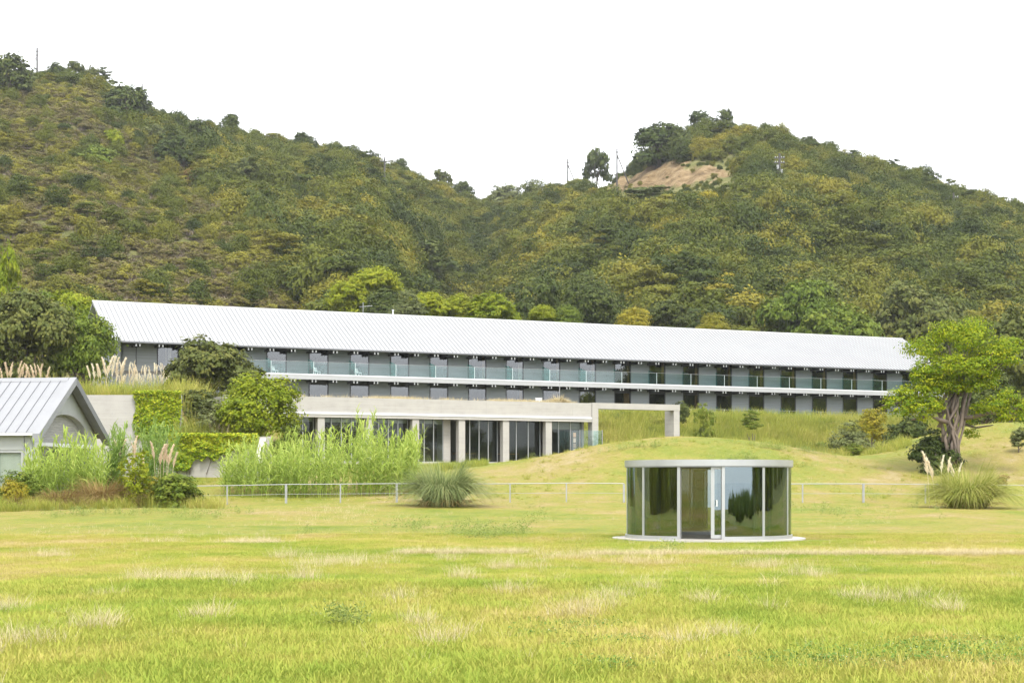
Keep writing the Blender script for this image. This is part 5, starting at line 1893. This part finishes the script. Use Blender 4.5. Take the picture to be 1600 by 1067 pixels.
def cover(name, sets, protos, mats, label):
    """sets: list of (X, Y, scale lo, hi, zscale lo, hi, proto indices, rng)"""
    P, S, T, I = [], [], [], []
    for X, Y, a, b, c, d, ids, rg in sets:
        n_ = len(X)
        P.append(np.stack([X, Y, H(X, Y)], 1))
        s = rg.uniform(a, b, n_)
        S.append(np.stack([s, s, s * rg.uniform(c, d, n_)], 1))
        T.append(np.stack([rg.normal(0, .06, n_), rg.normal(0, .06, n_), rg.uniform(0, 6.28, n_)], 1))
        I.append(rg.choice(ids, n_))
    return scatter(name, protos, mats, np.concatenate(P), np.concatenate(S), np.concatenate(T), np.concatenate(I), label, 'grass')


near = [grass_tuft(64, .012, .042, .15, .0030, 1.1, 400 + i) + (0,) for i in range(4)]
mid = [grass_tuft(64, .018, .06, .27, .0055, 1.0, 410 + i) + (0,) for i in range(3)]
far = [grass_tuft(56, .03, .11, .42, .014, .9, 420 + i) + (0,) for i in range(3)]
s1, s2, s3 = sample(10.5, 27, 210, 31), sample(27, 52, 75, 32), sample(52, 116, 26, 33)
u, v = uv(s3[0], s3[1])
cover('short_grass', [(s1[0], s1[1], .75, 1.35, .7, 1.3, [0, 1, 2, 3], s1[2]), (s2[0], s2[1], .8, 1.35, .7, 1.3, [4, 5, 6], s2[2]), (s3[0], s3[1], .8, 1.4, .6, 1.2, [7, 8, 9], s3[2])],
      near + mid + far, ['lawn_blade'], 'short mown meadow grass of mixed green and straw tones')


def patch(spots, per_px, seed):
    """spots: (px, py, half width px, half depth rows) on the meadow"""
    rg = np.random.default_rng(seed)
    Xs, Ys = [], []
    for (px, py, w, d) in spots:
        x, y, z = ground_at(px, py)
        k = y / F
        n_ = max(4, int(per_px * w))
        dy = d * y / (py - HY + 20)
        Xs.append(x + rg.normal(0, w * k * .55, n_))
        Ys.append(y + rg.normal(0, max(.25, dy * .5), n_))
    X, Y = np.concatenate(Xs), np.concatenate(Ys)
    k = clear(X, Y) & (Y > 12)
    return X[k], Y[k], rg


straw_spots = [(560, 878, 60, 10), (500, 882, 40, 8), (620, 942, 34, 8), (300, 907, 70, 10), (240, 905, 40, 8), (370, 912, 40, 8), (400, 846, 40, 3), (250, 847, 40, 3), (540, 800, 40, 6), (500, 795, 30, 5),
               (30, 1010, 60, 16), (10, 960, 40, 10), (160, 985, 40, 12), (940, 955, 40, 10), (960, 940, 40, 8), (905, 965, 30, 8), (1100, 945, 26, 6), (1200, 955, 12, 5), (1190, 885, 50, 5), (1205, 920, 14, 6),
               (890, 872, 60, 5), (1000, 880, 60, 6), (720, 900, 24, 8), (700, 875, 20, 5), (1395, 940, 60, 8), (1345, 940, 30, 6), (480, 905, 30, 6), (80, 870, 40, 3), (720, 998, 12, 8), (660, 980, 30, 8), (160, 935, 20, 8),
               (800, 887, 40, 4), (1130, 1000, 30, 8), (1060, 1010, 20, 8), (800, 930, 30, 6), (450, 870, 30, 4), (330, 970, 30, 8), (680, 1010, 20, 8), (1480, 960, 30, 8), (1270, 900, 30, 5), (1010, 925, 25, 6)]
strip = [(x, 866, 30, 2) for x in range(930, 1640, 34)] + [(x, 864, 26, 2) for x in range(640, 840, 34)] + [(x, 848, 26, 2) for x in range(360, 440, 30)]
st1 = [grass_tuft(15, .10, .36, .14, .0042, .75, 440 + i, 4) + (0,) for i in range(4)]
a1 = patch(straw_spots, .9, 41)
a2 = patch(strip, 2.2, 42)
rg = np.random.default_rng(43)
nn = 5200
Yr = np.sqrt(rg.uniform(13 ** 2, 113 ** 2, nn))
Xr = rg.uniform(-.34, .34, nn) * Yr
kk = clear(Xr, Yr) & (wav(Xr, Yr, 4.0, 30) > .08)
cover('dry_grass', [(a1[0], a1[1], .6, 1.25, .6, 1.1, [0, 1, 2, 3], a1[2]), (a2[0], a2[1], .8, 1.3, .3, .6, [0, 1, 2, 3], a2[2]), (Xr[kk], Yr[kk], .5, 1.0, .4, .9, [0, 1, 2, 3], rg)],
      st1, ['straw'], 'pale dry straw tufts standing in the meadow')

# tall dry-green fringe grasses by the meadow edge, the walls and on the roof
tall = [grass_tuft(40, .4, 1.0, .35, .022, .6, 450 + i, 4) + (0,) for i in range(4)]
e1 = region_pts(1500, -20, 345, 69, 80, 46)[0]
e1 = e1[(e1[:, 1] > 74.5 + 2.6 * wav(e1[:, 0], e1[:, 1], 2.6, 10))]
e2 = region_pts(700, -40, 340, 112, 126, 47)[0]
e3 = region_pts(420, 275, 400, 105, 120, 48)[0]
rg = np.random.default_rng(49)
uu = rg.uniform(30.5, 92, 6500)
vv = rg.uniform(-27, -5, 6500)
bx_, by_ = hw(uu, vv)
kk = (bx_ / by_ < .35)
bx_, by_ = bx_[kk], by_[kk]
e5 = region_pts(500, 640, 760, 103, 114, 50)[0]
e6 = region_pts(700, 1180, 1420, 104, 118, 52)[0]
kk6 = wav(e6[:, 0], e6[:, 1], 3, 34) > -.1
e6 = e6[kk6]
e7 = sample(84, 113, .9, 54)
k7 = wav(e7[0], e7[1], 2.7, 36) > .0
e7 = (e7[0][k7], e7[1][k7], e7[2])
ok = lambda e: e[clear(e[:, 0], e[:, 1])]
e1, e2, e3, e5 = ok(e1), ok(e2), ok(e3), ok(e5)
cover('tall_bank_grass', [(e1[:, 0], e1[:, 1], .35, 1.0, .45, 1.0, [0, 1, 2, 3], rg), (e2[:, 0], e2[:, 1], 1.2, 2.2, .8, 1.2, [0, 1, 2, 3], rg), (e3[:, 0], e3[:, 1], 1.0, 2.0, .8, 1.2, [0, 1, 2, 3], rg),
                          (bx_, by_, 1.0, 2.0, .55, 1.05, [0, 1, 2, 3], rg), (e5[:, 0], e5[:, 1], .35, .7, .5, 1.0, [0, 1, 2, 3], rg), (e6[:, 0], e6[:, 1], .5, .95, .5, 1.0, [0, 1, 2, 3], rg), (e7[0], e7[1], .25, .55, .3, .7, [0, 1, 2, 3], e7[2])],
      tall, ['bank_grass'], 'rough yellow green grasses on the banks and along the meadow edge')
rt = np.random.default_rng(53)
ru = np.concatenate([rt.normal(-1.5, 1.3, 130), rt.uniform(6.5, 13.6, 220), rt.uniform(-13, 13.6, 120)])
rv = rt.uniform(.5, 3.0, len(ru))
rx, ry = TX + UX * ru - UY * rv, TY + UY * ru + UX * rv
rP = np.stack([rx, ry, np.full(len(ru), ZT + ZB + 1.10)], 1)
rs_ = rt.uniform(.5, 1.0, len(ru))
scatter('roof_grass', [grass_tuft(30, .3, .7, .35, .02, .6, 470 + i, 4) + (0,) for i in range(3)], ['straw'], rP, np.stack([rs_, rs_, rs_ * .75], 1), np.stack([rs_ * 0, rs_ * 0, rs_ * 40], 1), rt.integers(0, 3, len(ru)), 'thin straw coloured grass along the restaurant roof edge', 'grass')


def weed_proto(seed, n_=7, h=.3, leaf=.05):
    rg = np.random.default_rng(seed)
    Vs, Qs, Ts, off = [], [], [], 0
    for i in range(n_):
        x, y = rg.normal(0, .14, 2)
        hh = h * rg.uniform(.5, 1.1)
        k = 14
        z = rg.uniform(.05, 1, k) * hh
        C = np.stack([x + rg.normal(0, .035, k), y + rg.normal(0, .035, k), z], 1)
        N = unit(rg.normal(0, .6, (k, 3)) + np.array([0, -.2, .7]))
        V, Q = leaf_quads(C, N, leaf * rg.uniform(.7, 1.4, k), leaf * .4, rg)
        Vs.append(V)
        Qs.append(Q + off)
        Ts.append(np.repeat(rg.uniform(0, 1, k), 4))
        off += len(V)
    return np.concatenate(Vs), np.concatenate(Qs), np.concatenate(Ts), 0


wd = [weed_proto(480 + i) for i in range(3)]
w1 = patch([(700, 828, 70, 6), (770, 838, 50, 6), (640, 824, 30, 4), (800, 832, 24, 5), (330, 805, 50, 3), (220, 803, 60, 3), (110, 806, 40, 3), (1320, 710, 40, 6), (1260, 706, 50, 6), (1300, 800, 60, 6), (880, 706, 60, 8), (1000, 700, 60, 8), (1180, 720, 60, 8), (860, 745, 60, 8), (1340, 760, 60, 8), (1200, 700, 60, 6)], .5, 55)
w2 = patch([(1035, 862, 22, 3), (470, 835, 10, 4), (540, 985, 5, 5), (535, 985, 4, 4)], .45, 56)
cover('meadow_weeds', [(w1[0], w1[1], .6, 1.25, .8, 1.3, [0, 1, 2], w1[2]), (w2[0], w2[1], .6, 1.1, .7, 1.2, [0, 1, 2], w2[2])], wd, ['weed'], 'grey green leafy weeds growing in patches in the meadow')

cl = []
for i in range(3):
    rg = np.random.default_rng(490 + i)
    k = 60
    C = np.stack([rg.normal(0, .16, k), rg.normal(0, .16, k), rg.uniform(.02, .12, k)], 1)
    V, Q = leaf_quads(C, unit(rg.normal(0, .4, (k, 3)) + np.array([0, 0, 1])), rg.uniform(.03, .05, k), .032, rg)
    k2 = 1
    C2 = np.stack([rg.normal(0, .16, k2), rg.normal(0, .16, k2), rg.uniform(.11, .15, k2)], 1)
    V2, Q2 = leaf_quads(C2, unit(rg.normal(0, .3, (k2, 3)) + np.array([0, -.7, .6])), .011, .011, rg)
    cl.append((np.concatenate([V, V2]), np.concatenate([Q, Q2 + len(V)]), np.concatenate([np.repeat(rg.uniform(0, 1, k), 4), np.ones(k2 * 4)]), np.concatenate([np.zeros(k, int), np.ones(k2, int)])))
c1 = patch([(1420, 1025, 150, 16), (1560, 1030, 90, 18), (1250, 1045, 80, 14), (1500, 1015, 90, 10), (890, 985, 80, 10), (960, 1010, 80, 10), (860, 1000, 50, 8), (1330, 1040, 60, 10), (960, 1045, 60, 10), (1590, 1010, 60, 12)], 1.1, 57)
cover('clover', [(c1[0], c1[1], .5, 1.0, .45, .8, [0, 1, 2], c1[2])], cl, ['clover', 'flower'], 'low green clover with tiny white flowers at the bottom right of the meadow')

# ---- hill scrub and woodland
def hill_pts(per_m2, seed):
    rg = np.random.default_rng(seed)
    n_ = int(per_m2 * .47 * (556 ** 2 - 165 ** 2))
    Y = np.sqrt(rg.uniform(165 ** 2, 556 ** 2, n_))
    s = rg.uniform(-.47, .47, n_)
    X = s * Y
    t = hill_t(X, Y)
    u, v = uv(X, Y)
    ok = (t > -.25) & (t < 1.025) & (v > 18) & ((bare_mask(X, Y) < .25) | (rg.uniform(0, 1, n_) < .05))
    return X[ok], Y[ok], t[ok], CX + F * s[ok], rg


X, Y, t, px, rg = hill_pts(.52, 71)
edge = np.interp(t, [0, .25, .5, .7, .85, 1.0], [520, 480, 400, 300, 190, 40]) + 35 * wav(X, Y, 16, 22)
scr = px < edge
pr = []
for i in range(6):
    V, Q, T = lobes_leaves([(a, b_, c, r_, .7) for (a, b_, c, r_, _) in crown_lobes('bush', 700 + i)], .17, 1.3, 720 + i, 5, -.6, .5)
    pr.append((V, Q, T, 0))
for i in range(2):
    rgt = np.random.default_rng(740 + i)
    k = 130
    a = rgt.uniform(0, 6.28, k)
    V, Q = arcs(np.stack([rgt.normal(0, .35, k), rgt.normal(0, .35, k), np.zeros(k)], 1), a, rgt.uniform(.5, 1.1, k), np.full(k, .9), np.full(k, .6), np.full(k, .035), 4, rgt, np.full(k, .15))
    pr.append((V, Q, np.repeat(rgt.uniform(.3, .6, k), 8), 1))
Xs, Ys = X[scr], Y[scr]
n_ = len(Xs)
s = rg.uniform(.8, 1.9, n_)
ids = rg.choice(np.arange(8), n_, p=[.153] * 6 + [.041] * 2)
P = np.stack([Xs, Ys, H(Xs, Ys) - .1], 1)
scatter('hill_scrub', pr, ['scrub', 'twig'], P, np.stack([s * 1.15, s * 1.15, s * rg.uniform(.5, .95, n_)], 1), np.stack([np.zeros(n_), np.zeros(n_), rg.uniform(0, 6.28, n_)], 1), ids,
        'low mixed scrub of olive green and brownish bushes covering the open left slope', 'scrub')

wk = (rg.uniform(0, 1, len(X)) < np.where(scr, .035, .29))
Xw, Yw, tw, pw_ = X[wk], Y[wk], t[wk], px[wk]
pr = []
for i, kd in enumerate(('round', 'round', 'round', 'round', 'dome', 'dome', 'layered', 'tall', 'tall', 'bush')):
    V, Q, T = lobes_leaves(crown_lobes(kd, 800 + i), .10, 1.7, 820 + i, 5, -.6, .52)
    V = norm_crown(V)
    V[:, 2] *= .85
    pr.append((V, Q, T, 0))
n_ = len(Xw)
big = rg.uniform(0, 1, n_) ** 1.15 * np.where(pw_ < np.interp(tw, [0, .25, .5, .7, .85, 1.0], [480, 440, 360, 260, 150, 0]), .3, 1)
s = 1.5 + 3.0 * big
s = s * np.interp(tw, [0, .6, .95, 1.0], [1.1, 1.0, .75, .45])
clo = np.interp(pw_, [930, 945, 1000, 1050, 1100, 1150], CLO)
s = np.where((pw_ > 925) & (pw_ < 1165) & (tw > clo - .13) & (tw < clo + .12), s * .2, s)
s = np.where((pw_ > 940) & (pw_ < 1160) & (tw > clo - .24) & (tw <= clo - .13), s * .6, s)
zs = s * rg.uniform(.75, 1.3, n_)
P = np.stack([Xw, Yw, H(Xw, Yw) - .35 * s], 1)
scatter('hill_woodland', pr, ['wood_cover'], P, np.stack([s, s, zs], 1), np.stack([np.zeros(n_), np.zeros(n_), rg.uniform(0, 6.28, n_)], 1), rg.integers(0, len(pr), n_),
        'dense mixed woodland covering the valley and the right hill', 'woodland')

ku = rg.uniform(31, 92, 420)
kv = rg.uniform(-26, -6, 420)
kx, ky = hw(ku, kv)
kk = (kx / ky < .35) & (wav(kx, ky, 4, 18) > 0)
kx, ky = kx[kk], ky[kk]
s = rg.uniform(.5, 1.1, len(kx))
scatter('bank_scrub', pr[:5], ['bank_leaf'], np.stack([kx, ky, H(kx, ky) - .1], 1), np.stack([s, s, s * .6], 1), np.stack([s * 0, s * 0, s * 9], 1), rg.integers(0, 5, len(kx)),
        'low mixed bushes among the grasses of the bank below the hotel', 'scrub')

# ---- shore wood behind and beside the camera, mirrored in the windows
rg = np.random.default_rng(91)
pts = []
for (x0, x1, y0, y1, n_) in ((-62, -34, 4, 52, 34), (58, 104, 10, 48, 46), (150, 230, 40, 130, 260), (110, 160, 60, 120, 90)):
    pts.append(np.stack([rg.uniform(x0, x1, n_), rg.uniform(y0, y1, n_)], 1))
pts = np.concatenate(pts)
s = rg.uniform(2.2, 4.2, len(pts))
P = np.stack([pts[:, 0], pts[:, 1], H(pts[:, 0], pts[:, 1]) + .2], 1)
scatter('shore_wood', pr, ['leaf_lime'], P, np.stack([s, s, s * rg.uniform(.9, 1.3, len(s))], 1), np.stack([s * 0, s * 0, s * 9], 1), rg.integers(0, len(pr), len(s)),
        'dark shore trees beside the meadow, mirrored in the glass', 'woodland')
lowb = np.stack([rg.uniform(20, 60, 90), rg.uniform(-4, 30, 90)], 1)
lowb = lowb[lowb[:, 0] > .36 * np.maximum(lowb[:, 1], 0) + 9]
s = rg.uniform(.7, 1.3, len(lowb))
P = np.stack([lowb[:, 0], lowb[:, 1], H(lowb[:, 0], lowb[:, 1])], 1)
scatter('shore_bushes', pr[-1:], [M['leaf_mid']], P, np.stack([s, s, s * .55], 1), np.stack([s * 0, s * 0, s * 9], 1), np.zeros(len(s), int), 'low green shore bushes beside the meadow', 'shrubs')

# ------------------------------------------------------------------ thin humid air
hm = bpy.data.materials.new('thin_humid_air')
hm.use_nodes = True
hm.node_tree.nodes.clear()
pv = hm.node_tree.nodes.new('ShaderNodeVolumePrincipled')
pv.inputs['Color'].default_value = (0.93, 0.96, 1.0, 1)
pv.inputs['Density'].default_value = 0.0001
ho = hm.node_tree.nodes.new('ShaderNodeOutputMaterial')
hm.node_tree.links.new(pv.outputs[0], ho.inputs['Volume'])
hb = MB().box(-905, 905, -95, 1105, -12, 175).build('haze', hm)
tag(hb, kind='stuff')
